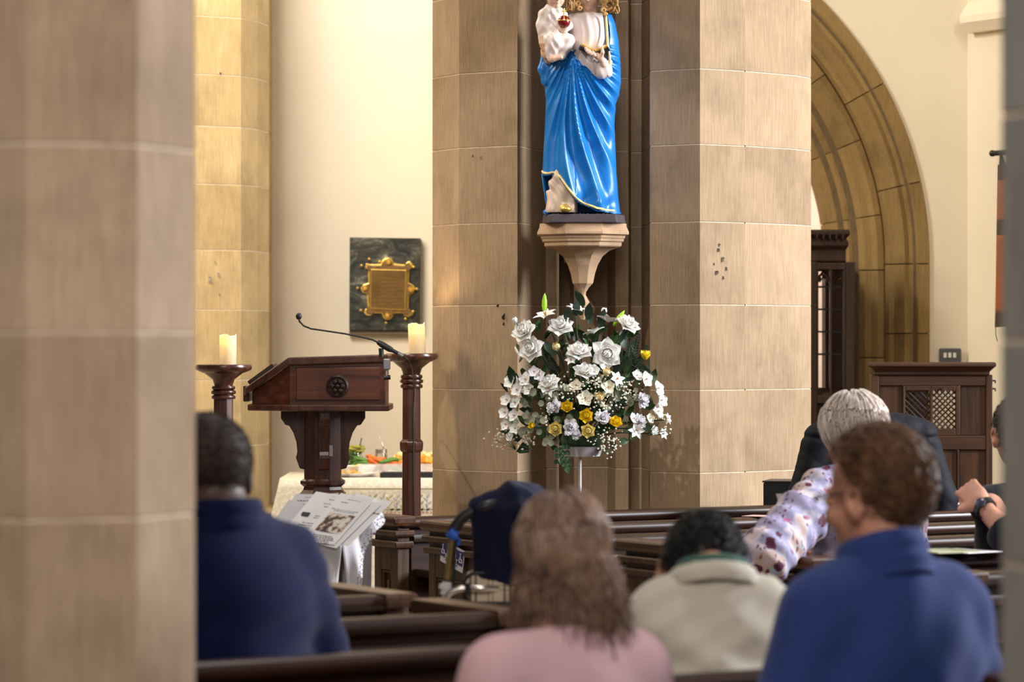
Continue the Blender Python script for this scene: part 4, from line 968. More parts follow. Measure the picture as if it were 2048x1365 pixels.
# gold hem trim following the lower edge, and the border of the cloak front
pts = []
for i in range(70):
    th = -PI*.48+PI*.80*i/69; pxa = 1163+77*math.sin(th); pts.append(mantle_pt(th, interp(pxa, *hem)-5, .003))
MB().tube(pts, .0052, 6).build('hem_trim', M['trim'], st, smooth=60)
MB().tube([S3(1210, 32, -.072), S3(1212, 60, -.085), S3(1214, 95, -.098), S3(1218, 125, -.106), S3(1219, 145, -.112), S3(1214, 156, -.118)], .0060, 8).build('border_trim', M['trim'], st, smooth=60)
MB().tube([S3(1207, 34, -.070), S3(1209, 62, -.083), S3(1211, 95, -.096), S3(1214, 125, -.104)], .0035, 8).build('border_lining', M['mantle_lin'], st, smooth=60)
# looped fall of the mantle under the child's seat
def loop(P): return smin(chain(P, [S3(1090, 112, -.03), S3(1084, 140, -.035), S3(1090, 165, -.03), S3(1102, 150, -.03)], [.018, .015, .012, .015], .02), cap(P, S3(1100, 112, -.04), S3(1100, 150, -.035), .02, .012), .02)
sdf('mantle_fall', loop, (-.22, -.10, sz(180)), (-.08, .04, sz(95)), .003, M['mantle'], st)
sdf('mantle_corner', lambda P: smin(ell(P, S3(1094, 426, -.05), (.018, .03, .014)), ell(P, S3(1101, 420, -.03), (.016, .03, .018)), .01), (-.19, -.1, sz(440)), (-.09, .02, sz(405)), .003, M['mantle'], st)
# -- gown: bust and lower skirt
def bust(P):
    x, y, z = P[:, 0], P[:, 1], P[:, 2]
    c = ell(P, S3(1176, 70, -.015), (.078, .082, .105)); w = cap(P, S3(1176, 90, -.02), S3(1178, 165, -.02), .062, .060)
    n = cap(P, S3(1180, 34, -.012), S3(1180, 15, -.012), .030, .028); sh = cap(P, S3(1148, 44, .0), S3(1212, 44, .0), .034, .034)
    r = smin(smin(c, w, .03), sh, .04)
    return np.maximum(r+.0016*np.sin(x*190+1.5*np.sin(z*30))*np.clip((z-sz(160))/.1, .2, 1), z-sz(27))
sdf('gown_bodice', bust, (-.12, -.15, sz(190)), (.16, .12, sz(10)), .004, M['gown'], st)
def skirt(P):
    x, y, z = P[:, 0], P[:, 1], P[:, 2]
    r = cap(P, S3(1135, 330, -.03), S3(1122, 424, -.045), .055, .072)
    f = .0055*np.sin((x*1.0+.5*(z-sz(430)))*125+1.5*np.sin(z*40))+.003*np.sin(x*80-z*60)
    r = smin(r, cap(P, S3(1112, 360, -.06), S3(1103, 420, -.075), .02, .018), .02)
    return np.maximum(r+f, sz(427)-z)
sdf('gown_skirt', skirt, (-.22, -.17, sz(440)), (.06, .10, sz(320)), .0035, M['gown_lower'], st)
sdf('shoe', lambda P: smin(ell(P, S3(1131, 421, -.125), (.024, .036, .014)), ell(P, S3(1128, 418, -.10), (.022, .03, .018)), .01), (-.13, -.18, sz(440)), (-.02, -.04, sz(405)), .003, M['gold'], st)
# -- sleeve, hand and book
def sleeve(P):
    a = chain(P, [S3(1206, 60, -.0), S3(1209, 120, -.04), S3(1210, 146, -.09), S3(1204, 130, -.130)], [.030, .030, .026, .018], .02)
    b = smin(ell(P, S3(1203, 146, -.118), (.028, .02, .030)), cap(P, S3(1190, 128, -.10), S3(1196, 155, -.10), .010, .014), .02)
    return smin(a, b, .02)+.0016*np.sin(P[:, 0]*150+P[:, 2]*60)
sdf('sleeve', sleeve, (.02, -.18, sz(175)), (.18, .04, sz(40)), .0035, M['gown'], st)
def shand(P):
    w = S3(1202, 126, -.146); k = S3(1187, 116, -.160)
    r = smin(cap(P, S3(1205, 134, -.135), w, .015, .014), ell(P, S3(1194, 120, -.155), (.022, .012, .014), rot(0, 0, .6)), .012)
    for i, (tip, mid) in enumerate((((1166, 99, -.150), (1172, 109, -.166)), ((1171, 104, -.158), (1176, 113, -.171)), ((1177, 108, -.166), (1181, 116, -.175)), ((1184, 111, -.172), (1187, 118, -.178)))):
        m_ = S3(*mid); r = smin(r, chain(P, [k, m_, S3(*tip)], [.0075, .0065, .0048], .003), .004)
    r = smin(r, chain(P, [S3(1200, 122, -.158), S3(1203, 112, -.172), S3(1202, 103, -.170)], [.009, .0075, .0055], .004), .006)
    return r
sdf('hand', shand, (.0, -.21, sz(145)), (.12, -.09, sz(85)), .0022, M['sflesh'], st)
bk = None
for sgn_, px0, py0, px1, py1 in ((-1, 1187, 107, 1163, 96), (1, 1187, 107, 1212, 98)):
    a, b = Vector(S3(px0, py0, -.150)), Vector(S3(px1, py1, -.165)); u = (b-a).normalized(); dn = Vector((0, .35, -1)).normalized(); v_ = u.cross(dn).normalized(); L = (b-a).length
    w_ = v_.cross(u).normalized()
    if w_.z > 0: w_ = -w_
    v_ = Vector((0, 1, .15)).normalized()
    def bxp(mb, t0, t1, x1, y0, y1): 
        vs = [a+u*x+v_*y+w_*t for t in (t0, t1) for y in (y0, y1) for x in (0, x1)]; return mb.add(vs, [(0,2,3,1), (4,5,7,6), (0,1,5,4), (2,6,7,3), (0,4,6,2), (1,3,7,5)])
    def fix(o):
        bm = bmesh.new(); bm.from_mesh(o.data); bmesh.ops.recalc_face_normals(bm, faces=bm.faces); bm.to_mesh(o.data); bm.free(); return o
    fix(bxp(MB(), .000, .008, L, .0, .085).build('book_pages', M['gold'], st, bevel=.001)); fix(bxp(MB(), .008, .026, L+.003, -.002, .088).build('book_cover', M['black'], st, bevel=.002))
# -- head of the woman
hc = Vector(S3(1180, -16, -.012))
def lady(P):
    p = (P-np.array(hc, np.float32)) @ rot(math.radians(-12), math.radians(16))
    r = smin(ell(p, (0, .005, .018), (.050, .060, .058)), ell(p, (0, -.020, -.025), (.039, .040, .050)), .02)
    r = smin(r, sph(p, (0, -.047, -.062), .012), .016)
    r = smin(r, chain(p, [(0, -.058, .005), (0, -.066, -.022)], [.006, .009], .004), .010)
    for s in (-1, 1):
        r = smax(r, -sph(p, (s*.018, -.066, .004), .011), .008); r = smin(r, ell(p, (s*.018, -.052, .003), (.009, .007, .0055)), .002)
        r = smin(r, ell(p, (s*.020, -.040, -.026), (.014, .014, .014)), .014)
    r = smin(r, ell(p, (0, -.057, -.038), (.012, .006, .0035)), .003); r = smin(r, ell(p, (0, -.056, -.0445), (.010, .006, .004)), .003)
    return smin(r, cap(P, S3(1180, 10, -.005), S3(1180, 34, -.01), .027, .03), .015)
sdf('head', lady, tuple(hc+Vector((-.09, -.11, -.12))), tuple(hc+Vector((.09, .10, .09))), .0028, M['sflesh'], st)
S_, K_ = 70, 16; pts = np.zeros((S_, K_, 3)); rad = np.zeros((S_, K_))
for i in range(S_):
    side = -1 if i % 2 else 1; r_ = random.Random(i); lay = r_.uniform(.95, 1.2); back = r_.uniform(-.02, .05)
    for k in range(K_):
        t = k/(K_-1); px = 1180+side*((15+20*min(1, t*2.2))*lay+6*math.sin(t*9+i)+(10*t if side > 0 else 2*t)); py = -68+t*(96 if side > 0 else 92)*r_.uniform(.97, 1.0)
        y = -.030+back-.035*math.sin(t*3)+.006*math.cos(t*9+i)-.02*t
        pts[i, k] = S3(px, py, y); rad[i, k] = .0075*(1-.45*t)
strands('hair', pts, rad, M['shair'], st)
hcm = MB(); Mh = Matrix.Translation(hc) ; hcm.ball((0, .018, .026), (.058, .062, .058), 24, 14, Mh); hcm.build('hair_crown', M['shair'], st, smooth=80)
mbc = MB()
for q, (px, py, y, r) in enumerate(((1216, 14, -.062, .024), (1223, 3, -.05, .022), (1208, 3, -.06, .018), (1155, 10, -.05, .013), (1159, 20, -.055, .010), (1206, 24, -.07, .012), (1210, 33, -.08, .008))):
    c = Vector(S3(px, py, y)); L_ = [c+Vector((r*math.cos(a)*(1-a/18), -.004*a/3, r*math.sin(a)*(1-a/18))) for a in np.linspace(0, 11, 40)]
    mbc.tube(L_, [r*.34*(1-.5*k/39) for k in range(40)], 7)
mbc.build('hair_curl', plain('painted_curl', (.66, .38, .13), .45, var=.25, scale=60), st, smooth=70)
# -- child
def robe(P):
    x, z = P[:, 0], P[:, 2]
    t = smin(ell(P, S3(1105, 50, -.055), (.056, .052, .075)), ell(P, S3(1106, 30, -.055), (.046, .040, .036)), .03)
    l = smin(chain(P, [S3(1096, 84, -.075), S3(1108, 90, -.125), S3(1101, 120, -.125)], [.042, .038, .022], .03), chain(P, [S3(1112, 84, -.075), S3(1131, 88, -.118), S3(1124, 114, -.12)], [.036, .030, .022], .03), .012)
    a = smin(chain(P, [S3(1086, 34, -.06), S3(1084, 60, -.085), S3(1108, 66, -.115)], [.024, .024, .019], .015), chain(P, [S3(1124, 36, -.06), S3(1134, 56, -.09), S3(1126, 66, -.11)], [.021, .02, .016], .015), .008)
    r = smin(smin(t, l, .02), a, .012)
    return r+.0022*np.sin(z*120+110*x+2*np.sin(x*50))+.0014*np.sin(x*170-z*90)
sdf('child_robe', robe, (-.26, -.19, sz(140)), (.0, .03, sz(8)), .0032, M['gown'], st)
ch = Vector(S3(1111, -6, -.062))
def kid(P):
    p = (P-np.array(ch, np.float32)) @ rot(math.radians(10), math.radians(8))
    r = smin(ell(p, (0, .004, .012), (.042, .046, .044)), ell(p, (0, -.014, -.018), (.036, .033, .034)), .015)
    r = smin(r, sph(p, (0, -.036, -.043), .010), .012); r = smin(r, chain(p, [(0, -.045, .0), (0, -.052, -.015)], [.004, .0065], .004), .007)
    for s in (-1, 1):
        r = smax(r, -sph(p, (s*.015, -.054, .002), .009), .006); r = smin(r, ell(p, (s*.015, -.042, .001), (.007, .006, .0045)), .002)
        r = smin(r, ell(p, (s*.018, -.032, -.018), (.012, .012, .012)), .01); r = smin(r, ell(p, (s*.041, .004, -.002), (.006, .010, .013)), .004)
    r = smin(r, ell(p, (0, -.046, -.0265), (.008, .005, .003)), .002); r = smin(r, ell(p, (0, -.045, -.031), (.007, .005, .0032)), .002)
    return smin(r, cap(P, S3(1110, 14, -.055), S3(1108, 28, -.055), .02, .024), .012)
sdf('child_head', kid, tuple(ch+Vector((-.07, -.08, -.11))), tuple(ch+Vector((.07, .07, .07))), .0025, M['sflesh'], st)
mb = MB().ball(ch+Vector((0, .012, .016)), (.046, .046, .044), 20, 12)
for k in range(26):
    a = k*2.4; e = .2+.05*k; p = ch+Vector((.043*math.cos(a)*math.cos(e), .012+.043*math.sin(a)*math.cos(e), .018+.041*math.sin(e))); mb.ball(p, .011, 8, 6)
mb.build('child_hair', M['shair'], st, smooth=80)
def kh(P):
    r = smin(ell(P, S3(1121, 63, -.125), (.014, .010, .012)), cap(P, S3(1112, 66, -.118), S3(1120, 64, -.123), .010), .006)
    for i, (tx, ty) in enumerate(((1131, 60), (1132, 64), (1130, 67), (1127, 70))):
        r = smin(r, chain(P, [S3(1122, 62+i*2.2, -.128), S3(1128, 60+i*3, -.136), S3(tx, ty, -.138)], [.005, .0045, .0035], .002), .003)
    r = smin(r, chain(P, [S3(1120, 58, -.13), S3(1124, 54, -.138)], [.005, .004], .002), .003)
    r = smin(r, chain(P, [S3(1100, 118, -.12), S3(1106, 123, -.145), S3(1120, 121, -.155)], [.014, .013, .010], .006), .004)
    for i in range(4): r = smin(r, sph(P, S3(1121+i*.6, 118+i*1.6, -.160), .0042), .003)
    return r
sdf('child_hand', kh, (-.16, -.19, sz(135)), (-.03, -.09, sz(45)), .0020, M['sflesh'], st)
oc = Vector(S3(1127, 50, -.140))
orb = MB().ball(oc, .0265, 24, 16).build('orb', plain('orb_red', (.17, .008, .006), .25, var=.1), st, smooth=80)
mb = MB(); mb.tube([oc+Vector((.0270*math.cos(a), .0270*math.sin(a), .004)) for a in np.linspace(0, 2*PI, 30)], .0025, 6); mb.tube([oc+Vector((0, -.0265*math.cos(a), .0265*math.sin(a))) for a in np.linspace(.1, PI/2, 12)], .002, 6); mb.build('orb_band', M['gold'], orb, smooth=60)
mb = MB(); mb.tube([oc+Vector((0, 0, .026)), oc+Vector((0, 0, .056))], .0035, 8); mb.tube([oc+Vector((-.009, 0, .045)), oc+Vector((.009, 0, .045))], .0035, 8); mb.build('orb_cross', M['gold'], orb, smooth=60)
def rh(P):
    r = smin(ell(P, S3(1090, 108, -.105), (.020, .016, .030)), cap(P, S3(1096, 122, -.07), S3(1092, 112, -.095), .018, .016), .012)
    for i, (tx, ty) in enumerate(((1078, 80), (1083, 78), (1089, 80), (1095, 84))):
        r = smin(r, chain(P, [S3(1086+i*2.6, 104, -.118), S3(1081+i*4, 93, -.128), S3(tx, ty, -.122)], [.0085, .0075, .0055], .003), .004)
    return smin(r, chain(P, [S3(1097, 112, -.115), S3(1102, 104, -.140), S3(1102, 97, -.160)], [.010, .008, .006], .004), .006)
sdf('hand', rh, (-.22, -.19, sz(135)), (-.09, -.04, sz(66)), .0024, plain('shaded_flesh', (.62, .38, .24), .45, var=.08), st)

# ------------------------------------------------------------------ flower arrangement on a thin white stand
FD = 12.95; fsc = F/FD
fa = thing('flower_arrangement', 'large arrangement of white and yellow flowers on a thin white stand below the statue', 'flower arrangement', ((1163-CX)/F*FD, FD, 0))
FL = Matrix.Translation(fa.location)
def fp(px, py, dy=0): return Vector(((px-CX)/F*(FD+dy)-fa.location.x, dy, EYE-(py-HY)/F*(FD+dy)))
M['pot'] = plain('white_enamel', (.78, .75, .80), .4, var=.03)
c0 = fp(1163, 903)
MB().lathe([(0, -.02), (.075, -.02), (.088, .018), (.091, .020), (.086, .020), (.07, -.012), (0, -.012)], c0, 36).build('bowl', M['pot'], fa, smooth=40)
MB().tube([(c0.x-.006, 0, c0.z-.02), (c0.x-.006, 0, .02)], .0062, 10).build('stand_pole', M['pot'], fa, smooth=60)
MB().lathe([(0, 0), (.13, 0), (.13, .008), (.03, .02), (0, .03)], (c0.x-.006, 0, 0), 32).build('stand_base', M['pot'], fa, smooth=40)
MB().ball(c0+Vector((0, 0, .045)), (.085, .085, .05), 16, 10).build('flower_foam', plain('green_foam', (.03, .06, .025), .9), fa, smooth=80)
pw = plain('white_petal', (.90, .88, .85), .55, var=.06, scale=40, Subsurface_Weight=.15); pw2 = plain('cream_petal', (.80, .76, .60), .55, var=.08, scale=40); pc = plain('cool_white_petal', (.88, .86, .90), .6, var=.06, scale=60)
py_ = plain('yellow_petal', (.92, .66, .012), .5, var=.12, scale=40); py2 = plain('pale_yellow_petal', (.90, .74, .26), .5, var=.12, scale=40); py3 = plain('butter_petal', (.84, .70, .36), .5, var=.1, scale=40)
lgd = plain('dark_leaf', (.014, .034, .016), .42, var=.35, scale=25); lgm = plain('green_leaf', (.030, .085, .022), .42, var=.3, scale=25); lge = plain('eucalyptus_leaf', (.30, .32, .22), .6, var=.2, scale=25); lgb = plain('lily_bud_green', (.30, .58, .02), .4, var=.12, scale=30)
stamen = plain('stamen', (.45, .22, .03), .7)
def petal(mb, base, out, upv, L, w, curl, cup, n=5, m=3, tipw=.25):
    """one curved petal: from base, growing along out and bending towards upv"""
    out, upv = Vector(out).normalized(), Vector(upv).normalized(); side = out.cross(upv).normalized(); R = []
    for i in range(n+1):
        t = i/n; a = curl*t; c = Vector(base)+out*(L*t*math.cos(a*.6))+upv*(L*t*math.sin(a*.6))
        ww = w*math.sin(PI*min(1, (t*.86+.10)))**.7*(1 if t < .75 else 1-(t-.75)*4*(1-tipw))
        R.append([c+side*(ww*s)+upv*(cup*w*s*s) for s in np.linspace(-1, 1, m)])
    mb.rings(R, closed=False, caps=False)
def frame_to(face):
    f = Vector(face).normalized(); u = Vector((0, 0, 1)); u = (u-f*u.dot(f)).normalized() if abs(f.z) < .95 else Vector((1, 0, 0)); r = u.cross(f).normalized()
    return r, u, f
def rose(mb, c, face, R, layers=5, opening=1.0, seed=0):
    r, u, f = frame_to(face); rg = random.Random(seed)
    for l in range(layers):
        k = 3+l if l < 3 else 6; q = l/(layers-1); tilt = (.10+q*1.05*opening)
        for i in range(k):
            a = 2*PI*i/k+l*.9+rg.uniform(-.12, .12); d = r*math.cos(a)+u*math.sin(a)
            o_ = d*math.sin(tilt)+f*math.cos(tilt); up_ = f*math.sin(tilt)-d*math.cos(tilt)
            petal(mb, c+d*R*.05*(l+1)-f*R*.35*q, o_, up_ if l < layers-1 else up_-f*.0, R*(.62+.45*q)*rg.uniform(.92, 1.08), R*(.30+.20*q), .9-1.25*q*opening, .30, 5, 5, .22)
def lily(mb, c, face, R, n=6, w=.22, refl=-.5, seed=0):
    r, u, f = frame_to(face)
    for i in range(n):
        a = 2*PI*i/n+seed; d = r*math.cos(a)+u*math.sin(a); o_ = (d*.86+f*.5).normalized(); up_ = (f*.86-d*.5).normalized()
        petal(mb, c, o_, up_, R*(1.05 if i % 2 else .92), R*w*(1 if i % 2 else 1.25), refl, .35, 6, 3, .15)
def carnation(mb, c, face, R, seed=0):
    r, u, f = frame_to(face); rg = random.Random(seed)
    for l in range(5):
        for i in range(9-l):
            a = rg.uniform(0, 6.28); d = r*math.cos(a)+u*math.sin(a); tl = 1.25-l*.27+rg.uniform(-.15, .15); o_ = d*math.sin(tl)+f*math.cos(tl); up_ = f*math.sin(tl)-d*math.cos(tl)
            petal(mb, c-f*R*.3, o_, up_, R*rg.uniform(.85, 1.1), R*.34, rg.uniform(-.5, .7), rg.uniform(-.4, .5), 4, 5, .9)
def orchid(mb, c, face, R, seed=0):
    r, u, f = frame_to(face); rg = random.Random(seed)
    for i in range(5):
        a = 2*PI*i/5+PI/2+rg.uniform(-.2, .2); d = r*math.cos(a)+u*math.sin(a); o_ = (d+f*.3).normalized(); up_ = (f-d*.3).normalized()
        petal(mb, c, o_, up_, R, R*.48, rg.uniform(-.3, .5), .3, 4, 5, .6)
def tulip(mb, c, face, R, seed=0):
    r, u, f = frame_to(face)
    for l in (0, 1):
        for i in range(4):
            a = 2*PI*i/4+l*.8; d = r*math.cos(a)+u*math.sin(a); petal(mb, c+d*R*.25-f*R*.6, (d*(.45+.2*l)+f).normalized(), (f*.4-d).normalized(), R*1.45, R*.52, .5-l*.5, .3, 5, 3, .25)
foot = c0+Vector((0, .0, .04))
def flower(kind, name, px, py, r, face=(0, -1, .25), mat=pw, dy=None, stem=True, label=None, **kw):
    R = r/fsc; ddx = (px-1163)/fsc; ddz = (880-py)/fsc
    if dy is None: dy = -.02-.16*max(0, 1-(abs(px-1163)/170)**2)*max(.0, 1-max(0, 790-py)/260)
    c = fp(px, py, dy); mb = MB(); kind(mb, c, face, R, seed=int(px*7+py), **kw)
    o = mb.build(name, mat, fa, smooth=60)
    if label: o['label'] = label
    f = Vector(face).normalized()
    if kind is lily or kind is orchid:
        sm_ = MB()
        for k in range(5): sm_.tube([c, c+f*R*.4+Vector((math.cos(k*1.26), 0, math.sin(k*1.26)))*R*.10], R*.03, 4)
        sm_.build('stamen', stamen, o)
    if stem:
        m = MB(); p0 = foot+Vector((ddx*.12, -.02, .02)); back = c-f*R*.5; mid = p0.lerp(back, .6)+Vector((-ddx*.12, .03, .01)); m.tube(spline([p0, mid, back], 5), .0028, 5); m.build('stem', lgd, o, smooth=60)
    return o
FR = (0, -1, .2)
for px, py, r, face in ((1047, 662, 23, (-.5, -.7, .6)), (1062, 697, 23, (-.4, -.8, .3)), (1121, 652, 23, (-.1, -.7, .7)), (1158, 703, 24, (0, -.5, .8)), (1214, 708, 27, (.05, -1, .05)), (1257, 648, 22, (.5, -.5, .7)), (1170, 742, 20, (.1, -.6, .75)), (1097, 766, 20, (-.3, -.6, .6))):
    flower(rose, 'white_rose', px, py, r, face, pw)
for px, py, r, face in ((1208, 624, 11, (.1, -.3, 1)), (1031, 643, 11, (-.5, -.3, .9))): flower(rose, 'white_rose', px, py, r, face, pw, opening=.35)
for px, py, r, mat, op, face in ((1134, 815, 13, py_, .75, (-.1, -.9, .5)), (1172, 832, 14, py_, .8, (.0, -1, .1)), (1231, 845, 14, py_, .75, (.2, -.8, .5)), (1111, 858, 14, py2, .8, (-.2, -1, .05)), (1176, 862, 14, py2, .8, (0, -1, 0)), (1198, 797, 14, py3, .5, (.2, -.7, .7)), (1113, 697, 14, py3, .4, (-.2, -.6, .8)), (1212, 747, 13, py3, .5, (.3, -.5, .8))):
    flower(rose, 'yellow_rose' if mat is py_ else 'pale_yellow_rose', px, py, r, face, mat, opening=op)
flower(tulip, 'yellow_tulip', 1291, 712, 13, (.1, -.3, 1), py_); flower(tulip, 'yellow_tulip', 1064, 853, 9, (-.4, -.6, .5), py_)
for px, py, r, face in ((1092, 634, 27, (-.3, -.4, 1)), (1152, 622, 24, (.2, -.3, 1)), (1214, 645, 27, (.2, .3, 1)), (1188, 668, 24, (-.3, .2, .9)), (1232, 760, 20, (.5, -.7, .4)), (1100, 778, 21, (-.4, -.8, .2)), (1272, 860, 20, (.3, -.9, -.2)), (1325, 868, 14, (.6, -.7, .2)), (1334, 838, 14, (.8, -.4, .3)), (1142, 722, 15, (-.1, -.7, .6))):
    flower(lily, 'white_lily', px, py, r, face, pw)
for px, py, r in ((1107, 812, 18), (1140, 856, 19), (1205, 836, 17), (1286, 800, 17), (1280, 842, 17), (1152, 868, 12)): flower(carnation, 'white_carnation', px, py, r, (((px-1163)/200), -1, .15), pc)
for px, py, r, m_ in ((1170, 798, 18, pw2), (1215, 776, 16, pw2), (1152, 772, 14, pw2), (1060, 780, 15, pw), (1022, 763, 17, pw), (1036, 781, 16, pw), (1016, 801, 16, pw), (1032, 806, 15, pw), (1012, 826, 16, pw), (1030, 832, 15, pw), (1014, 850, 15, pw), (1032, 858, 14, pw), (1022, 874, 12, pw), (1053, 760, 17, pw), (1070, 745, 14, pc), (1290, 760, 18, pw), (1272, 752, 14, pw), (1314, 778, 17, pw), (1320, 802, 17, pw), (1314, 824, 17, pw), (1306, 862, 12, pw), (1266, 838, 13, pw), (1298, 838, 12, pw2), (1080, 752, 14, pc), (1187, 742, 14, pw)):
    flower(orchid, 'white_orchid' if m_ is not pw2 else 'cream_bloom', px, py, r, ((px-1163)/190, -.8, .25), m_, stem=False)
for px, py, ang in ((1089, 606, .03), (1238, 637, .62), (1033, 702, -.4), (1034, 760, -.3)):
    L = 20/fsc if px in (1089, 1238) else 10/fsc; c = fp(px, py, -.04); ax_ = Vector((math.sin(ang), 0, math.cos(ang))); q = ax_.to_track_quat('Z', 'Y').to_matrix().to_4x4()
    MB().lathe([(0, -L), (L*.17, -L*.8), (L*.27, -L*.3), (L*.25, L*.2), (L*.14, L*.7), (0, L)], n=12, M=Matrix.Translation(c) @ q).build('lily_bud', lgb if px in (1089, 1238) else pw, fa, smooth=60)
# leaves: one mesh of each kind, copied
def leafmesh(name, L, w, mat, fold=.15):
    mb = MB(); petal(mb, (0, 0, 0), (0, 0, 1), (0, -1, 0), L, w, .5, fold, 6, 3, .1); o = mb.build(name, mat, fa, smooth=60); return o
l1, l2, l3 = leafmesh('leaf', .075, .017, lgd), leafmesh('leaf', .065, .016, lgm), leafmesh('eucalyptus_leaf', .036, .018, lge)
rl = random.Random(21); first = {l1: True, l2: True, l3: True}
def put(l, p, e, s):
    o = l if first[l] else l.copy()
    if not first[l]: COL.objects.link(o); o.parent = fa
    first[l] = False; o.location = p; o.rotation_euler = e; o.scale = (s, s, s)
def inside(px, py): return ((px-1163)/(150-20*max(0, (800-py)/200)))**2+((py-770)/140)**2 < 1
k = 0
while k < 255:
    px, py = (rl.uniform(1010, 1325), rl.uniform(615, 905)) if k < 120 else (rl.gauss(1163, 75), rl.gauss(815, 60))
    if not inside(px, py): continue
    k += 1; a = math.atan2((px-1163), (930-py)); l = l1 if rl.random() < .55 else l2
    put(l, fp(px, py, rl.uniform(-.08, .07)), (rl.uniform(-.6, .6), a+rl.uniform(-.8, .8), rl.uniform(-1.5, 1.5)), rl.uniform(.6, 1.15))
for px, py, sc_ in ((1168, 612, 1), (1150, 632, 1), (1176, 640, 1), (1200, 655, 1.1), (1135, 645, .9), (1125, 905, .9), (1135, 915, .8), (1128, 925, .8), (1190, 880, 1), (1262, 880, .9)): put(l1 if py < 880 else l2, fp(px, py, -.08), (.1, rl.uniform(-.5, .5)+(PI if py > 880 else 0), rl.uniform(-.6, .6)), sc_)
for px, py in [(rl.gauss(1075, 22), rl.gauss(835, 26)) for _ in range(34)]+[(rl.gauss(1235, 26), rl.gauss(800, 24)) for _ in range(22)]+[(1086, 880), (1094, 884), (1100, 878), (1108, 886), (1084, 888), (1140, 775), (1120, 782)]:
    put(l3, fp(px, py, rl.uniform(-.14, -.06)), (rl.uniform(-.5, .5), rl.uniform(-2, 2), rl.uniform(-.6, .6)), rl.uniform(.6, 1.0))
# fern fronds
def frond(px0, py0, px1, py1, dy):
    mb = MB(); a, b = fp(px0, py0, dy), fp(px1, py1, dy)
    mb.tube([a, b], .0016, 5); d = (b-a); n = d.cross(Vector((0, 1, 0))).normalized()
    for i in range(16):
        t = .15+.85*i/16; L = .028*(1-t)+.006
        for s in (-1, 1): petal(mb, a+d*t, (n*s+d.normalized()*.5).normalized(), (0, -1, 0), L, .0042, .2, .2, 3, 3, .2)
    mb.build('fern_frond', lgd, fa, smooth=60)
for q in ((1255, 770, 1278, 665, .0), (1262, 760, 1295, 690, .02), (1250, 750, 1262, 680, -.02), (1275, 740, 1300, 745, 0), (1050, 880, 1000, 860, 0), (1060, 890, 1035, 905, 0), (1110, 790, 1060, 720, .02), (1230, 780, 1245, 700, .0), (1120, 760, 1085, 690, .03)): frond(*q)
# gypsophila: tiny blossoms nobody could count
mb = MB(); rg = random.Random(4)
for cx_, cy_, sx0, n in ((1190, 762, 14, 60), (1210, 812, 14, 60), (1213, 880, 16, 75), (1128, 782, 18, 45), (1256, 782, 12, 40), (1008, 878, 14, 40), (1050, 878, 12, 40), (1170, 775, 18, 40), (1086, 838, 8, 30), (1318, 850, 14, 30)):
    for _ in range(n):
        px, py = rg.gauss(cx_, sx0), rg.gauss(cy_, sx0*.9); mb.ball(fp(px, py, rg.uniform(-.20, -.13) if 1090 < px < 1260 else rg.uniform(-.08, 0)), rg.uniform(.0028, .0052), 6, 4)
o = mb.build('gypsophila', pw2, fa, smooth=70); o['kind'] = 'stuff'
mb = MB()
for cx_, cy_ in ((1190, 762), (1210, 812), (1213, 880), (1128, 782), (1256, 782), (1008, 878), (1050, 878), (1318, 850)):
    for _ in range(9): mb.tube([fp(cx_+(1163-cx_)*.15, cy_+22, -.1), fp(rg.gauss(cx_, 13), rg.gauss(cy_, 12), -.13)], .0012, 4)
o = mb.build('gypsophila_stem', lgm, fa, smooth=70); o['kind'] = 'stuff'
for px, w in ((1120, 6), (1128, 7)):
    mb = MB()
    for k in range(7): petal(mb, fp(px+(-1)**k*4, 890+k*6, -.09), ((-1)**k*.6, -.3, -.8), (0, -1, .3), .026, .009, .4, .2, 4, 3, .2)
    mb.build('trailing_ivy', lgm, fa, smooth=60)

# ------------------------------------------------------------------ panelled screen with a leaded light, in the mouth of the arch
QD = 16.75; qs = F/QD
scr = thing('oak_screen', 'dark oak screen with a tall leaded light, standing inside the stone arch', 'screen', ((1600-CX)/F*QD, QD, 0))
def qx(px): return (px-1600)/qs
def qz(py): return EYE-(py-HY)/qs
def qb(name, x0, x1, y0, y1, pz0, pz1, mat=None, par=None, bev=.004): return MB().box(qx(x0), qx(x1), y0, y1, qz(pz0), qz(pz1)).build(name, mat or M['darkoak'], par or scr, bevel=bev)
crn = MB(); rr = []
for px, dy, py in ((1690, .02, 530), (1692, .0, 522), (1692, .0, 500), (1696, -.03, 492), (1696, -.03, 484), (1692, -.02, 478), (1698, -.05, 470), (1698, -.05, 462), (1694, -.04, 460)):
    rr.append([Vector((qx(1500), dy, qz(py))), Vector((qx(px), dy, qz(py))), Vector((qx(px), .14, qz(py))), Vector((qx(1500), .14, qz(py)))])
crn.rings(rr); crn.build('cornice', M['darkoak'], scr, smooth=20, bevel=.003)
for x in range(1632, 1692, 13): MB().box(qx(x)-.004, qx(x)+.004, -.052, -.04, qz(478), qz(464)).build('cornice_bead', M['darkoak'], scr)
for a, b in ((1692, 1710), (1622, 1634), (1500, 1512)): qb('stile', a, b, -.003, .093, 1100, 524)
qb('rail', 1500, 1692, 0, .09, 540, 526); qb('rail', 1500, 1692, 0, .09, 808, 792); qb('rail', 1500, 1692, 0, .09, 1100, 1060)
qb('side_post', 1704, 1717, .02, .08, 1100, 556)
for x0, x1 in ((1634, 1692), (1512, 1622)): 
    p = qb('panel', x0, x1, .03, .05, 1060, 808); qb('panel_moulding', x0+6, x1-6, .02, .04, 1050, 818, None, p)
fr_ = MB()
for a in ((1634, 1637, 540, 792), (1687, 1692, 540, 792), (1660, 1664, 540, 792)): fr_.box(qx(a[0]), qx(a[1]), .0, .06, qz(a[3]), qz(a[2]))
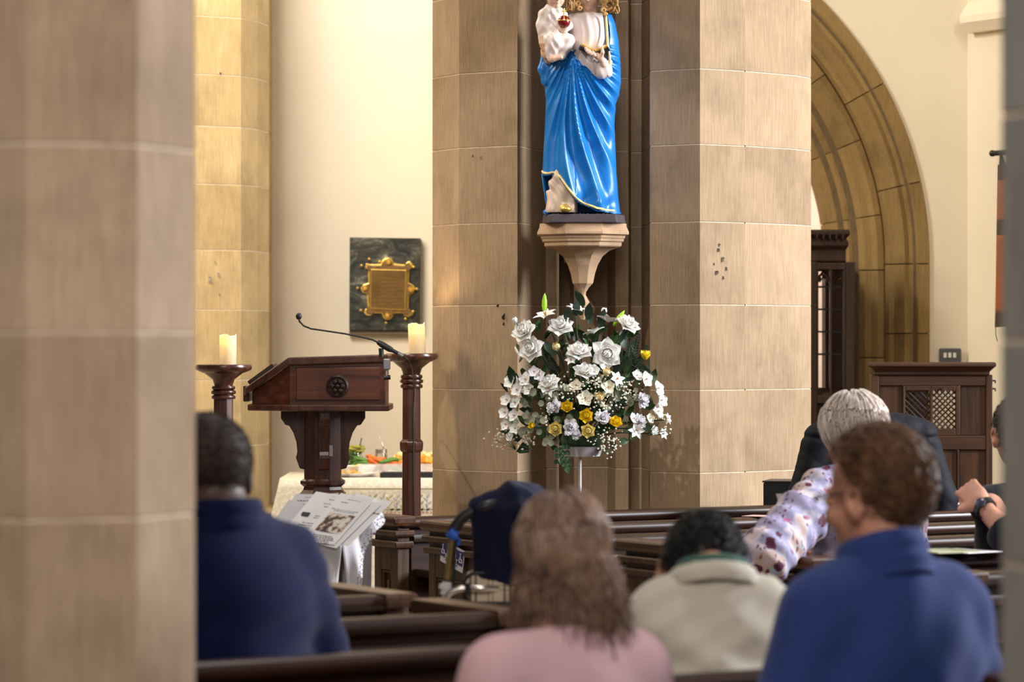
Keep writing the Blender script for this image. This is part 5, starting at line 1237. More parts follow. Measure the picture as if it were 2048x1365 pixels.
fr_.add([(qx(1634), -.0, qz(792)), (qx(1692), -.0, qz(792)), (qx(1688), .05, qz(776)), (qx(1637), .05, qz(776))], [(0, 1, 2, 3)])
wf = fr_.build('light_frame', M['darkoak'], scr, bevel=.003)
for x0, x1 in ((1637, 1660), (1664, 1687)):
    c = (x0+x1)/2; m = MB()                             # cusped tracery head
    for s in (-1, 1):
        m.tube([(qx(c+s*11.5), .03, qz(562)), (qx(c+s*9), .03, qz(553)), (qx(c+s*4), .03, qz(548)), (qx(c), .03, qz(541))], .007, 6)
        m.tube([(qx(c+s*9), .03, qz(553)), (qx(c+s*5.5), .03, qz(559)), (qx(c+s*2), .03, qz(556)), (qx(c), .03, qz(549))], .006, 6)
        m.tube([(qx(c+s*5.5), .03, qz(559)), (qx(c+s*8), .03, qz(563)), (qx(c+s*11.5), .03, qz(562))], .006, 6)
    m.build('tracery', M['darkoak'], wf, smooth=60)
    ys = [541, 574, 619, 664, 709, 776]
    for a, b in zip(ys[:-1], ys[1:]):
        MB().box(qx(x0), qx(x1), .038, .041, qz(b), qz(a)).build('pane', M['clear_glass'] if 'clear_glass' in M else M['glass'], wf)
        MB().box(qx(x0), qx(x1), .030, .048, qz(a)-.005, qz(a)+.005).build('glazing_bar', M['black'], wf)
qb('back_board', 1664, 1712, .40, .44, 1100, 520); qb('back_post', 1660, 1668, .25, .44, 1100, 500)

# ------------------------------------------------------------------ panelled booth front with lattice openings
BO = 15.4; os_ = F/BO
bo = thing('confessional_booth', 'oak panelled booth with lattice openings below the light switch', 'booth', ((1865-CX)/F*BO, BO, 0), math.radians(-5))
def ox(px): return (px-1865)/os_
def oz(py): return EYE-(py-HY)/os_
def ob(name, x0, x1, y0, y1, pz0, pz1, mat=None, par=None, bev=.004): return MB().box(ox(x0), ox(x1), y0, y1, oz(pz0), oz(pz1)).build(name, mat or M['booth'], par or bo, bevel=bev)
rr = []
for px0, px1, dy, py in ((1752, 1976, .0, 752), (1750, 1978, -.012, 750), (1750, 1978, -.012, 744), (1744, 1986, -.04, 736), (1738, 1990, -.055, 733), (1738, 1990, -.055, 727), (1740, 1988, -.05, 725)):
    rr.append([Vector((ox(px0), dy, oz(py))), Vector((ox(px1), dy, oz(py))), Vector((ox(px1), .12, oz(py))), Vector((ox(px0), .12, oz(py)))])
MB().rings(rr).build('cornice', M['booth_x'], bo, smooth=18, bevel=.003)
floor_py = HY+EYE*os_
for a, b in ((1744, 1759), (1971, 1984)): ob('stile', a, b, 0, .07, floor_py, 750)
ob('top_rail', 1759, 1971, .004, .06, 772, 752, M['booth_x']); ob('middle_rail', 1759, 1971, .004, .06, 900, 872, M['booth_x']); ob('bottom_rail', 1759, 1971, .004, .06, floor_py, floor_py-60, M['booth_x'])
for a, b in ((1759, 1806), (1920, 1971)): ob('panel', a, b, .02, .04, 872, 772)
for a, b in ((1759, 1832), (1836, 1914), (1918, 1971)): ob('panel', a, b, .022, .04, floor_py-60, 900)
for a, b in ((1832, 1836), (1914, 1918)): ob('muntin', a, b, .006, .05, floor_py-60, 900)
for a, b in ((1806, 1811), (1860, 1866), (1911, 1920)): ob('muntin', a, b, .004, .06, 872, 772)
ob('lattice_rail', 1811, 1911, .004, .06, 782, 772, M['booth_x']); ob('lattice_rail', 1811, 1911, .004, .06, 872, 858, M['booth_x'])
for x0, x1 in ((1811, 1860), (1866, 1911)):
    m = MB(); y0, y1 = 782, 858; w, h = x1-x0, y1-y0; stp = 11.5
    for s in (-1, 1):
        o_ = -h
        while o_ < w:
            a = [(x0+o_, y1 if s > 0 else y0), (x0+o_+h, y0 if s > 0 else y1)]
            t0, t1 = max(0, -o_/h), min(1, (w-o_)/h)
            if t1 > t0: m.tube([(ox(a[0][0]+h*t), .025+.006*s, oz(a[0][1]+(a[1][1]-a[0][1])*t)) for t in (t0, t1)], .0042, 5)
            o_ += stp
    q = m.build('lattice', M['darkoak'], bo, smooth=60); q['kind'] = 'stuff'
ob('inner_board', 1800, 1863, .34, .36, floor_py, 760, M['darkoak']); ob('side_panel', 1744, 1750, .07, .5, floor_py, 752)
for py in (762, 778): MB().tube([(ox(1984), .02, oz(py)), (ox(1990), .02, oz(py)), (ox(1990), .02, oz(py+5))], .0045, 8).build('hinge', M['black'], bo, smooth=60)
MB().lathe([(.0, 0), (.018, 0), (.018, .014), (0, .014)], n=12, M=Matrix.Translation((ox(1886), -.01, oz(782)))).build('latch', M['darkoak'], bo)

# ------------------------------------------------------------------ light switch, banner, bits on the right
sw = thing('light_switch', 'grey light switch plate with white rockers on the plaster wall above the booth', 'switch', W(1900, 711, 16.985))
s_ = 17.0/F
MB().prism(rrect(-22*s_, 22*s_, -14*s_, 14*s_, 3*s_), -.012, .0, 'y').build('plate', plain('grey_plate', (.11, .115, .125), .4, .3, var=.05), sw, bevel=.002)
for px in (-10.5, -1, 8.5, ): MB().box((px-3)*s_, (px+3)*s_, -.019, -.010, -5*s_, 5*s_).build('rocker', M['white_plastic'], sw, bevel=.002)
nd = Vector((.525, -.851, 0)); wn = Vector((-.851, -.525, 0))
ba = thing('banner', 'narrow orange cloth banner hanging from a dark pole on the right wall', 'banner', W(1998, 480, 15.9))
def bb(px, py, d=15.9): return W(px, py, d)
MB().tube([bb(1986, 307), bb(2075, 300, 15.6)], .014, 10).build('pole', M['black'], ba, world=True, smooth=60)
MB().ball(bb(1985, 307), .017, 12, 8).build('finial', plain('dark_bronze', (.03, .04, .025), .4, .5), ba, world=True, smooth=80)
MB().tube([bb(2003, 308), bb(2004, 318), bb(2006, 332)], [.008, .012, .02], 8).build('bracket', M['black'], ba, world=True, smooth=60)
of = fabric('orange_cloth', (.40, .105, .016), .15, 300, .2); df = fabric('brown_band', (.075, .05, .022), .25, 120, .1, big=60)
def strip(name, y0, y1, mat, off=0):
    m = MB(); R = []
    for j in range(13):
        py = y0+(y1-y0)*j/12; xl = 1998-(py-330)*.021; ring = []
        for i in range(17):
            u = i/16; d = 15.9+.03*math.sin(u*11+py*.01)-u*.55+off; ring.append(W(xl+u*95, py-u*6, d))
        R.append(ring)
    m.rings(R, closed=False, caps=False); o = m.build(name, mat, ba, world=True, smooth=70); o.modifiers.new('solidify', 'SOLIDIFY').thickness = .006; return o
strip('header_band', 330, 362, df); strip('cloth', 360, 442, of); strip('cross_band', 440, 470, df, -.004); strip('cloth', 468, 628, of); strip('hem_band', 626, 655, df, -.004)
MB().tube([bb(1991, 652), bb(1992, 672), bb(1995, 684)], .002, 5).build('loose_thread', M['black'], ba, world=True)
# black cabinet behind the front pew
cb = thing('speaker_cabinet', 'black box-shaped cabinet behind the front pew, beside the right edge of the pier', 'cabinet', (W(1582, 1000, 13.05).x, 13.05, 0), math.radians(-14))
h = EYE-(966-HY)/F*13.05
MB().box(-.115, .135, 0, .22, 0, h).build('body', M['black'], cb, bevel=.006)
MB().box(-.10, .12, -.006, .004, .05, h-.05).build('grille', plain('grille_cloth', (.016, .016, .018), .9, var=.3, scale=300), cb)
MB().box(-.118, .138, -.003, .223, h, h+.006).build('top_panel', plain('lighter_black_top', (.03, .027, .025), .4, var=.3), cb)  # top panel slightly lighter than the body

# booklets on the pew rail behind the blue shoulder, and a leaflet in front of the floral blouse
def sheet(label, p, w, d_, th, rz, mat, rx=0, ry=0):
    o = MB().box(-w/2, w/2, -d_/2, d_/2, 0, th).build('booklet', mat, None, bevel=.001); o.location = p; o.rotation_euler = (rx, ry, rz); return tag(o, label, 'booklet')
railp = lambda px: (lambda t: UV*t+VV*7.85)(((px-CX)/F*7.85*math.cos(UA)+7.85*math.sin(UA))/(math.cos(UA)-(px-CX)/F*math.sin(UA)))
q = railp(1925); sheet('white order of service lying on the pew rail beyond the blue shoulder', Vector((q.x, q.y, .9035)), .15, .20, .003, UA+.1, M['paper'])
q = railp(1888); sheet('pale green booklet lying on the pew rail beyond the blue shoulder', Vector((q.x, q.y+.02, .9035)), .15, .20, .005, UA-.15, plain('green_booklet', (.50, .52, .33), .7))

def railn(px, n): k = (px-CX)/F; t = (k*n*math.cos(UA)+n*math.sin(UA))/(math.cos(UA)-k*math.sin(UA)); return UV*t+VV*n
q = railn(1528, 9.84); sheet('thin pinkish leaflet lying on the rail of the second pew from the pier', Vector((q.x, q.y, .9035)), .10, .14, .002, UA+.5, plain('pink_paper', (.66, .42, .38), .7))

# ------------------------------------------------------------------ people
M['sk_light'] = skin('light_skin', (.60, .30, .20)); M['sk_pink'] = skin('pink_skin', (.62, .32, .24)); M['sk_dark'] = skin('dark_skin', (.085, .042, .026)); M['sk_brown'] = skin('brown_skin', (.42, .19, .11)); M['sk_tan'] = skin('tanned_skin', (.50, .24, .15))
M['trouser'] = fabric('dark_trousers', (.02, .02, .028), .2); M['shoe'] = plain('shoe_leather', (.015, .012, .01), .4); M['eye'] = plain('eye_white', (.7, .68, .65), .2, var=.02)
def headf(P, H, R, hs, ears=True, fat=1.0):
    p = (P-np.array(H, np.float32)) @ R/hs
    r = smin(ell(p, (0, -.014, .022), (.076*fat, .098, .093)), ell(p, (0, .026, -.048), (.060*fat, .070, .072)), .03)
    r = smin(r, sph(p, (0, .074, -.100), .018), .025); r = smin(r, chain(p, [(0, .090, .012), (0, .113, -.030)], [.009, .014], .006), .014)
    r = smin(r, ell(p, (0, .086, .022), (.045, .012, .010)), .012)
    for s in (-1, 1):
        r = smax(r, -sph(p, (s*.031, .106, .004), .019), .012); r = smin(r, ell(p, (s*.031, .083, .003), (.014, .011, .009)), .004)
        r = smin(r, ell(p, (s*.040, .062, -.030), (.024, .024, .022)), .02)
        if ears:
            Re = rot(s*math.radians(-22), math.radians(-8))
            e = ell(p, (s*.084*fat, -.012, -.012), (.011, .021, .034), Re); e = smin(e, ell(p, (s*.080*fat, -.006, -.040), (.009, .011, .012)), .008)
            e = smax(e, -ell(p, (s*.093*fat, -.010, -.008), (.009, .012, .020), Re), .006); r = smin(r, e, .006)
    r = smin(r, ell(p, (0, .094, -.064), (.022, .010, .006)), .005); r = smin(r, ell(p, (0, .092, -.076), (.019, .010, .007)), .005)
    return r*hs
def handf(P, w, d, nrm, side, curl=.5, s=1.0):
    """palm and five fingers: w wrist, d pointing direction, nrm the way the palm faces"""
    w = np.array(w, float); d = np.array(d, float); d /= np.linalg.norm(d); n = np.array(nrm, float); n -= d*(n@d); n /= np.linalg.norm(n); t = np.cross(d, n)*side
    R = np.stack([t, d, n], 1).astype(np.float32)
    r = smin(ell(P, w+d*.046*s, (.041*s, .052*s, .018*s), R), cap(P, w-d*.02, w+d*.02*s, .024*s, .027*s), .02)
    for i, (o, L) in enumerate(((-.030, .85), (-.010, 1.0), (.011, .95), (.030, .75))):
        a0 = curl*.8; b = w+d*.088*s+t*o*s+n*.002
        d1 = d*math.cos(a0)+n*math.sin(a0); a1 = a0+curl*1.3; d2 = d*math.cos(a1)+n*math.sin(a1); a2 = a1+curl*1.0; d3 = d*math.cos(a2)+n*math.sin(a2)
        k1 = b+d1*.042*L*s; k2 = k1+d2*.028*L*s; k3 = k2+d3*.021*L*s
        r = smin(r, chain(P, [b-d*.02*s, b, k1, k2, k3], [.010*s, .0105*s, .0095*s, .0085*s, .0072*s], .003), .005)
    b = w+d*.022*s-t*.030*s; k1 = b+(d*.6-t*.7+n*.45)*.040*s; k2 = k1+(d*.8+n*.5*curl+t*curl*.5)*.034*s; k3 = k2+(d*.7+t*curl*.9+n*.4*curl)*.024*s
    return smin(r, chain(P, [b, k1, k2, k3], [.016*s, .0125*s, .0105*s, .0085*s], .006), .010)
class Person: pass
def person(label, n, px, crown, lean=.10, sw=.175, tw=.185, td=.13, hs=1.0, hyaw=0, hpitch=0, hroll=0, hdx=0, arms=None, fat=1.0, yaw=UA, skinm=None, legs=None, nk=0.0, ears=True, nw=1.0, Hoff=None, zN=None, sdrop=.062):
    p = Person(); k = (px-CX)/F; d = n/(math.cos(UA)-k*math.sin(UA)); loc = Vector((k*d, d, 0))
    p.root = thing('person', label, 'person', loc, yaw); mi = wm(p.root).inverted(); p.L = lambda X: tuple(mi @ Vector(X))
    drop = .285*hs-.06*abs(math.sin(hpitch))
    H_ = (zN-.56) if zN else crown-drop-.56+nk; p.T = H_; zN = .56+H_; p.nk = nk; tl = math.tan(lean); p.zN = zN; p.sw, p.tw, p.td = sw, tw, td
    p.N = np.array((0, H_*tl, zN)); up = np.array((0, math.sin(lean+.25*hpitch), math.cos(lean+.25*hpitch)))
    p.H = p.N+np.array(Hoff) if Hoff else p.N+up*(.168*hs-nk)+np.array((hdx, .035*hs+.05*math.sin(hpitch), -.02*math.sin(abs(hpitch)))); p.R = rot(hyaw, -hpitch, hroll); p.hs = hs
    p.S = {s: p.N+np.array((s*sw, -.012, -sdrop)) for s in (-1, 1)}
    arms = arms or {}; p.arm = {}
    for s in (-1, 1): p.arm[s] = arms.get(s) or dict(elbow=(s*(tw+.055), p.N[1]*.5+.02, .60+H_*.30), wrist=(s*.11, .27, .60), d=(-s*.7, .7, -.1), n=(0, .2, -1), curl=.45)
    p.lean = lean
    def torso(P, o=0.0):
        q = P.copy(); q[:, 1] -= np.clip(P[:, 2]-.56, 0, 2)*tl
        r = smin(ell(q, (0, .0, .56), (tw*.92+o, .145+o, .15+o)), ell(q, (0, .012, .56+H_*.38), (tw*.95+o, td*1.06+o, .22*H_/.5+o)), .06)
        r = smin(r, ell(q, (0, .0, zN-.165), (tw+o, td+o, .19+o)), .06)
        r = smin(r, chain(q, [(-sw, -.012, zN-sdrop-.006), (0, -.012, zN-.055), (sw, -.012, zN-sdrop-.006)], [.056+o, .060+o, .056+o], .02), .05)
        for s in (-1, 1): r = smin(r, cap(q, (0, -.012, zN+.015), (s*sw*.75, -.012, zN-sdrop+.012), .046+o, .044+o), .04)
        return r
    def armf(P, s, o=0.0, wr=.032):
        a = p.arm[s]; return chain(P, [p.S[s], a['elbow'], a['wrist']], [.056+o, .047+o, wr+o], .02)
    p.torso, p.armf = torso, armf
    legs = legs or {s: ((s*.09, .02, .53), (s*.11, .38, .52), (s*.11, .36, .10), (s*.12, .47, .035)) for s in (-1, 1)}
    def body(P):
        r = smin(headf(P, p.H, p.R, hs, ears, fat), chain(P, [p.H-up*.05*hs-np.array((0, .025, 0)), p.N+np.array((0, -.015, -.02))], [.052*hs*fat*nw, .060*hs*fat*nw], .02), .022)
        r = smin(r, torso(P, -.016), .03)
        for s in (-1, 1):
            r = smin(r, armf(P, s, -.010, .034), .03); a = p.arm[s]
            r = smin(r, handf(P, a['wrist'], a['d'], a['n'], s, a.get('curl', .45), a.get('s', .95)), .012)
            l = legs[s]; r = smin(r, chain(P, l[:3], [.078, .056, .038], .03), .04); r = smin(r, cap(P, l[2], l[3], .035, .028), .02)
        return r
    pts = np.array([p.H, p.N]+[a[k_] for a in p.arm.values() for k_ in ('elbow', 'wrist')]); lo = np.minimum(pts.min(0), (-tw-.1, -.25, 0))-.15; hi = np.maximum(pts.max(0), (tw+.1, .55, 0))+.17; lo[2] = -.005
    p.lo, p.hi = lo, hi
    sdf('body', body, lo, hi, .0065, skinm, p.root)
    mb = MB()
    for s in (-1, 1): mb.ball((s*.031, .0865, .003), .0105, 12, 8)
    Mh = Matrix.Translation(p.H) @ Matrix(p.R.tolist()).to_4x4() @ Matrix.Scale(hs, 4); p.Mh = Mh
    for s in (-1, 1): MB().ball((s*.031, .0865, .003), .0105, 12, 8, Mh).build('eye', M['eye'], p.root, smooth=80)
    def trousers(P):
        r = ell(P, (0, 0, .555), (tw*.92+.004, .149, .14))
        for s in (-1, 1): l = legs[s]; r = smin(r, chain(P, l[:3], [.090, .070, .055], .03), .03)
        return np.maximum(r+.003*np.sin(P[:, 1]*60+P[:, 2]*40), .09-P[:, 2])
    sdf('trousers', trousers, (-tw-.1, -.2, .05), (tw+.1, .52, .75), .012, M['trouser'], p.root)
    for s in (-1, 1):
        l = legs[s]; sdf('shoe', lambda P: np.maximum(smin(cap(P, l[2], l[3], .046, .040), ell(P, (l[3][0], l[3][1], .035), (.045, .07, .038)), .02), .001-P[:, 2]), (l[2][0]-.1, l[2][1]-.1, -.01), (l[2][0]+.1, l[3][1]+.12, .18), .010, M['shoe'], p.root)
    return p
def top(p, mat, o=.006, folds=None, name='top', h=.008, cuffs=(.75, .75), hem=.50, neck=.012, sleeve_o=.008):
    nd = np.array((0, math.sin(p.lean+.15), math.cos(p.lean+.15))); nb = p.N+nd*neck
    def f(P):
        r = p.torso(P, o)
        for s in (-1, 1):
            a = p.arm[s]; e, w = np.array(a['elbow']), np.array(a['wrist']); c = cuffs[0 if s < 0 else 1]
            if c > 0: q = chain(P, [p.S[s], e, e+(w-e)*c], [.060+sleeve_o, .052+sleeve_o, .046+sleeve_o], .02); dr = (w-e)/np.linalg.norm(w-e); q = np.maximum(q, (P-(e+(w-e)*c)) @ dr.astype(np.float32))
            else: q = np.maximum(chain(P, [p.S[s], e], [.062+sleeve_o, .058+sleeve_o]), (P-(p.S[s]+(e-p.S[s])*(-c))) @ ((e-p.S[s])/np.linalg.norm(e-p.S[s])).astype(np.float32))
            r = smin(r, q, .035)
        if folds: r = r+folds(P)
        return np.maximum(np.maximum(r, (P-nb.astype(np.float32)) @ nd.astype(np.float32)), hem-P[:, 2])
    return sdf(name, f, p.lo, p.hi, h, mat, p.root)
def collar(p, mat, r0, r1, z0, z1, th=.008, name='collar', tilt=0.0, back=0):
    nd = np.array((0, math.sin(p.lean+tilt), math.cos(p.lean+tilt)), np.float32); c = p.N+np.array((0, -.012-back, 0))
    def f(P):
        q = P-c.astype(np.float32); hgt = q @ nd; rad = np.linalg.norm(q-hgt[:, None]*nd, axis=1); t = np.clip((hgt-z0)/(z1-z0), 0, 1)
        return np.maximum(np.abs(rad-(r0+(r1-r0)*t)+.002*np.sin(hgt*180))-th, np.maximum(hgt-z1, z0-hgt))
    return sdf(name, f, c-.14, c+.16, .006, mat, p.root)
def hair(p, mat, rad, n, length, K=12, lay=(.0, .10), r=.0022, flow=(0, -.5, -.85), region=None, free_z=-9, wave=.0, swirl=None, seed=1, coff=(0, -.014, .022), spread=0.0, name='hair', capoff=.0, jit=.35, drop=(0, 0, -1), lmin=.7):
    g = np.random.default_rng(seed); rad = np.array(rad)
    D = g.normal(size=(n*4, 3)); D /= np.linalg.norm(D, axis=1, keepdims=True)
    if region is not None: D = D[region(D+g.normal(size=D.shape)*.12)]
    D = D[:n]; S = len(D); la = g.uniform(lay[0], lay[1], S)[:, None]; pos = D*rad*(1+la*.3); L = length*g.uniform(lmin, 1.1, S)[:, None]
    fz_r = free_z+g.uniform(-.05, .03, (S, 1)); fl_ = np.tile(np.array(flow, float), (S, 1))+g.normal(size=(S, 3))*jit*.4
    if swirl is not None: c = np.array(swirl); fl_ = fl_*.35+(D-c)*1.0+g.normal(size=(S, 3))*jit*.25
    out = np.zeros((S, K, 3)); ph = g.uniform(0, 6.28, (S, 1))
    for k in range(K):
        out[:, k] = pos
        nr = pos/rad**2; nr /= np.linalg.norm(nr, axis=1, keepdims=True); t = fl_-nr*np.sum(fl_*nr, 1, keepdims=True); t /= np.maximum(np.linalg.norm(t, axis=1, keepdims=True), 1e-6)
        low = (pos[:, 2:3] < fz_r); step = L/(K-1)
        dfree = np.array(drop)+nr*np.array((spread, spread, 0))+np.stack([np.sin(ph[:, 0]+k*.9), np.cos(ph[:, 0]+k*.8), np.zeros(S)], 1)*wave
        pos = pos+step*np.where(low, dfree/np.linalg.norm(dfree, axis=1, keepdims=True), t)
        en = np.linalg.norm(pos/rad, axis=1, keepdims=True); tgt = 1+la*min(1, .3+k/3); pos = np.where(low, pos, pos/en*tgt)
        if swirl is not None: fl_ = fl_*.8+np.array((0, -.1, -.5))*.25
    out = out+np.array(coff); W_ = out*p.hs @ p.R.T.astype(float)+p.H
    rr_ = (np.linspace(1, .35, K)*np.minimum(1, .2+.45*np.arange(K)))[None]*r*g.uniform(.7, 1.3, (S, 1))
    return strands(name, W_, rr_, mat, p.root)
def haircap(p, mat, rad, region, coff=(0, -.014, .022), extra=None, h=.006, bump=.003):
    R_ = rad
    def f(P):
        q = (P-p.H.astype(np.float32)) @ p.R/p.hs
        r = ell(q, coff, R_)+bump*np.sin(q[:, 0]*110+3*np.sin(q[:, 2]*50))*np.sin(q[:, 2]*70+q[:, 1]*60)
        if extra: r = extra(q, r)
        return np.maximum(r, region(q))*p.hs
    return sdf('hair', f, p.H-.2, p.H+.17, h, mat, p.root)
short_cap = lambda q: np.maximum(q[:, 1]-.052-.45*(q[:, 2]-.02), -.062-q[:, 2]+np.maximum(q[:, 1]+.02, 0)*1.6)

# -- man in the navy jumper, behind the left pier
p = person('broad man in a navy roll-neck jumper seen from behind, beside the wide left pier', 6.17, 452, 1.395, lean=.10, sw=.165, tw=.215, td=.165, hs=1.07, hpitch=.08, fat=1.14, nw=1.22, nk=.075, sdrop=.088, skinm=M['sk_dark'], arms={s: dict(elbow=(s*.285, .04, .76), wrist=(s*.13, .29, .66), d=(-s*.7, .7, -.1), n=(0, .2, -1)) for s in (-1, 1)})
navy = fabric('navy_knit', (.0055, .009, .056), .2, 350, .1, bump=.0012)
fo_ = lambda P: .006*np.sin(P[:, 2]*34+5*np.abs(P[:, 0])+1.2*np.sin(P[:, 0]*9))*np.clip((1.06-P[:, 2])*4, 0, 1)+.003*np.sin(P[:, 2]*70-P[:, 0]*30)
top(p, navy, .010, fo_, sleeve_o=.020, h=.009, neck=.02, name='jumper'); collar(p, navy, .100, .088, -.05, .045, .012, name='roll_neck')
hm = hairm('cropped_dark_hair', (.048, .030, .020), (.018, .011, .008), .7)
haircap(p, hm, (.0905, .103, .098), short_cap, bump=.001)
hair(p, hm, (.0905, .103, .098), 2600, .012, 4, (.02, .10), .0014, region=lambda D: (D[:, 1] < .55+.4*D[:, 2]) & (D[:, 2] > -.75+np.maximum(D[:, 1], 0)), seed=3, jit=1.2)
for zz in (-.085, -.106): pass

# -- woman in pink
p = person('woman with shoulder length light brown hair in a pink jumper, seen from behind', 4.94, 1146, 1.262, lean=.08, nk=.015, ears=False, hdx=.030, sw=.140, tw=.165, td=.125, hs=.96, hpitch=.15, skinm=M['sk_pink'], arms={s: dict(elbow=(s*.225, .05, .70), wrist=(s*.10, .28, .63), d=(-s*.7, .7, -.1), n=(0, .2, -1)) for s in (-1, 1)})
pink = fabric('pink_knit', (.64, .41, .45), .06, 300, .1, bump=.0008, c2=(.56, .35, .39))
fp_ = lambda P: .004*np.sin(P[:, 0]*60+P[:, 2]*22+2*np.sin(P[:, 2]*9))*np.clip((.98-P[:, 2])*6, 0, 1)
top(p, pink, .006, fp_, name='jumper', sleeve_o=.012, neck=.015)
hb = hairm('light_brown_hair', (.27, .155, .095), (.060, .032, .019)); hl = hairm('ash_brown_hair', (.42, .27, .20), (.12, .068, .046))
haircap(p, hb, (.075, .099, .100), lambda q: np.maximum(q[:, 1]-.05-.35*(q[:, 2]-.02), -.150-q[:, 2]), extra=lambda q, r: smin(r, chain(q, [(0, -.045, .0), (0, -.062, -.12)], [.076, .070], .03), .03), bump=.004)
reg = lambda D: ~((D[:, 1] > .35) & (D[:, 2] < .45))
hair(p, hb, (.074, .098, .099), 1700, .205, 16, (.0, .14), .0030, flow=(0, -.10, -1), region=lambda D: reg(D) & (D[:, 2] > -.2), free_z=-.045, wave=.30, spread=.30, seed=5, swirl=(0, .15, 1.0), jit=.5)
hair(p, hl, (.075, .099, .100), 1100, .200, 16, (.03, .18), .0026, flow=(0, -.10, -1), region=lambda D: reg(D) & (D[:, 2] > .0), free_z=-.045, wave=.40, spread=.36, seed=6, swirl=(0, .15, 1.0), jit=.6)

# -- man in the blue fleece, head turned to his left
p = person('man with brown wavy hair and black glasses in a blue fleece, head turned sideways', 4.93, 1797, 1.366, lean=.10, sw=.160, tw=.198, td=.145, hs=1.02, hyaw=math.radians(17), hpitch=.20, hroll=0, nk=.030, sdrop=.080, hdx=.035, skinm=M['sk_light'], arms={s: dict(elbow=(s*.275, .05, .70), wrist=(s*.12, .29, .63), d=(-s*.7, .7, -.1), n=(0, .2, -1)) for s in (-1, 1)})
blue = fabric('blue_fleece', (.032, .060, .225), .18, 260, .12, bump=.0015)
fb_ = lambda P: .005*np.sin(P[:, 2]*26+P[:, 0]*16+2*np.sin(P[:, 0]*11))*np.clip((1.02-P[:, 2])*5, 0, 1)+.003*np.sin(P[:, 0]*45-P[:, 2]*30)
top(p, blue, .008, fb_, name='fleece', sleeve_o=.016, neck=.02); collar(p, blue, .084, .080, -.04, .052, .011, tilt=.28, name='stand_collar')
hbr = hairm('brown_wavy_hair', (.25, .115, .05), (.045, .020, .010))
haircap(p, hbr, (.086, .108, .103), lambda q: np.maximum(q[:, 1]-.012-.60*(q[:, 2]-.055)-0*q[:, 0], np.maximum(-.085-q[:, 2]+np.maximum(q[:, 1]+.03, 0)*2.2, np.where((np.abs(q[:, 0]) > .062) & (q[:, 2] < .012), q[:, 1]+.030, -1))), bump=.005)
hair(p, hbr, (.088, .110, .105), 2600, .050, 8, (.02, .16), .0026, flow=(0, -.8, -.45), region=lambda D: (D[:, 1] < .02+.5*D[:, 2]) & (D[:, 2] > -.72) & ~((D[:, 1] > -.28) & (D[:, 2] < .05)), seed=8, wave=.3, jit=1.0)
gl = MB()
for s in (-1, 1):
    gl.tube([p.Mh @ Vector((s*.034+.023*math.cos(a), .104, .002+.019*math.sin(a))) for a in np.linspace(0, 2*PI, 25)], .0022, 6)
    gl.tube([p.Mh @ Vector(v) for v in ((s*.057, .103, .008), (s*.078, .070, .009), (s*.085, .0, .007), (s*.086, -.018, -.004))], .0030, 6)
gl.tube([p.Mh @ Vector(v) for v in ((-.011, .106, .006), (0, .110, .009), (.011, .106, .006))], .002, 6)
gl.build('glasses', M['black'], p.root, smooth=60)

# -- black haired man in the beige jacket, bent forward with his head on his hand
k0 = (1446-CX)/F; d0 = 5.44/(math.cos(UA)-k0*math.sin(UA)); mi0 = (Matrix.Translation((k0*d0, d0, 0)) @ Matrix.Rotation(.06, 4, 'Z')).inverted()
T0 = lambda *a: tuple(mi0 @ W(*a))
p = person('black haired man in a beige jacket with a green collar, bent forward in the pew', 5.44, 1446, 1.205, yaw=.06, zN=1.055, Hoff=(-.005, .125, .005), sdrop=.080, lean=.36, sw=.108, tw=.136, td=.125, hs=.98, hpitch=.55, hroll=.14, hyaw=.0, skinm=M['sk_brown'], arms={-1: dict(elbow=T0(1292, 1325, 6.95), wrist=T0(1316, 1232, 7.02), d=T0(1328, 1085, 7.04)-np.array(T0(1316, 1232, 7.02)), n=(1, .2, 0), curl=.2), 1: dict(elbow=T0(1535, 1232, 6.85), wrist=T0(1478, 1180, 7.12), d=(-.8, .3, .4), n=(-.3, .2, -1), curl=.4)})
beige = fabric('beige_cotton', (.62, .58, .49), .07, 260, .1, big=9, bump=.0015, c2=(.52, .48, .40))
fbe = lambda P: .013*np.sin(P[:, 2]*48+P[:, 0]*12+2.2*np.sin(P[:, 0]*13))*np.clip((1.05-P[:, 2])*5, 0, 1)+.003*np.sin(P[:, 2]*95-P[:, 0]*60)
top(p, beige, .010, fbe, name='jacket', sleeve_o=.016, neck=.0); collar(p, fabric('green_collar', (.06, .14, .115), .1), .075, .068, .0, .034, .007, name='shirt_collar'); collar(p, beige, .094, .086, -.03, .014, .008, name='jacket_collar')
hk = hairm('black_hair', (.014, .012, .012), (.005, .005, .005), .38)
haircap(p, hk, (.086, .107, .102), lambda q: np.maximum(q[:, 1]-.06-.4*(q[:, 2]-.02), -.085-q[:, 2]+np.maximum(q[:, 1]+.02, 0)*1.6), bump=.002)
hair(p, hk, (.087, .108, .103), 2600, .030, 6, (.02, .12), .0020, flow=(0, -.3, -.9), region=lambda D: (D[:, 1] < .5+.4*D[:, 2]) & (D[:, 2] > -.85+np.maximum(D[:, 1], 0)), seed=10, jit=1.0)

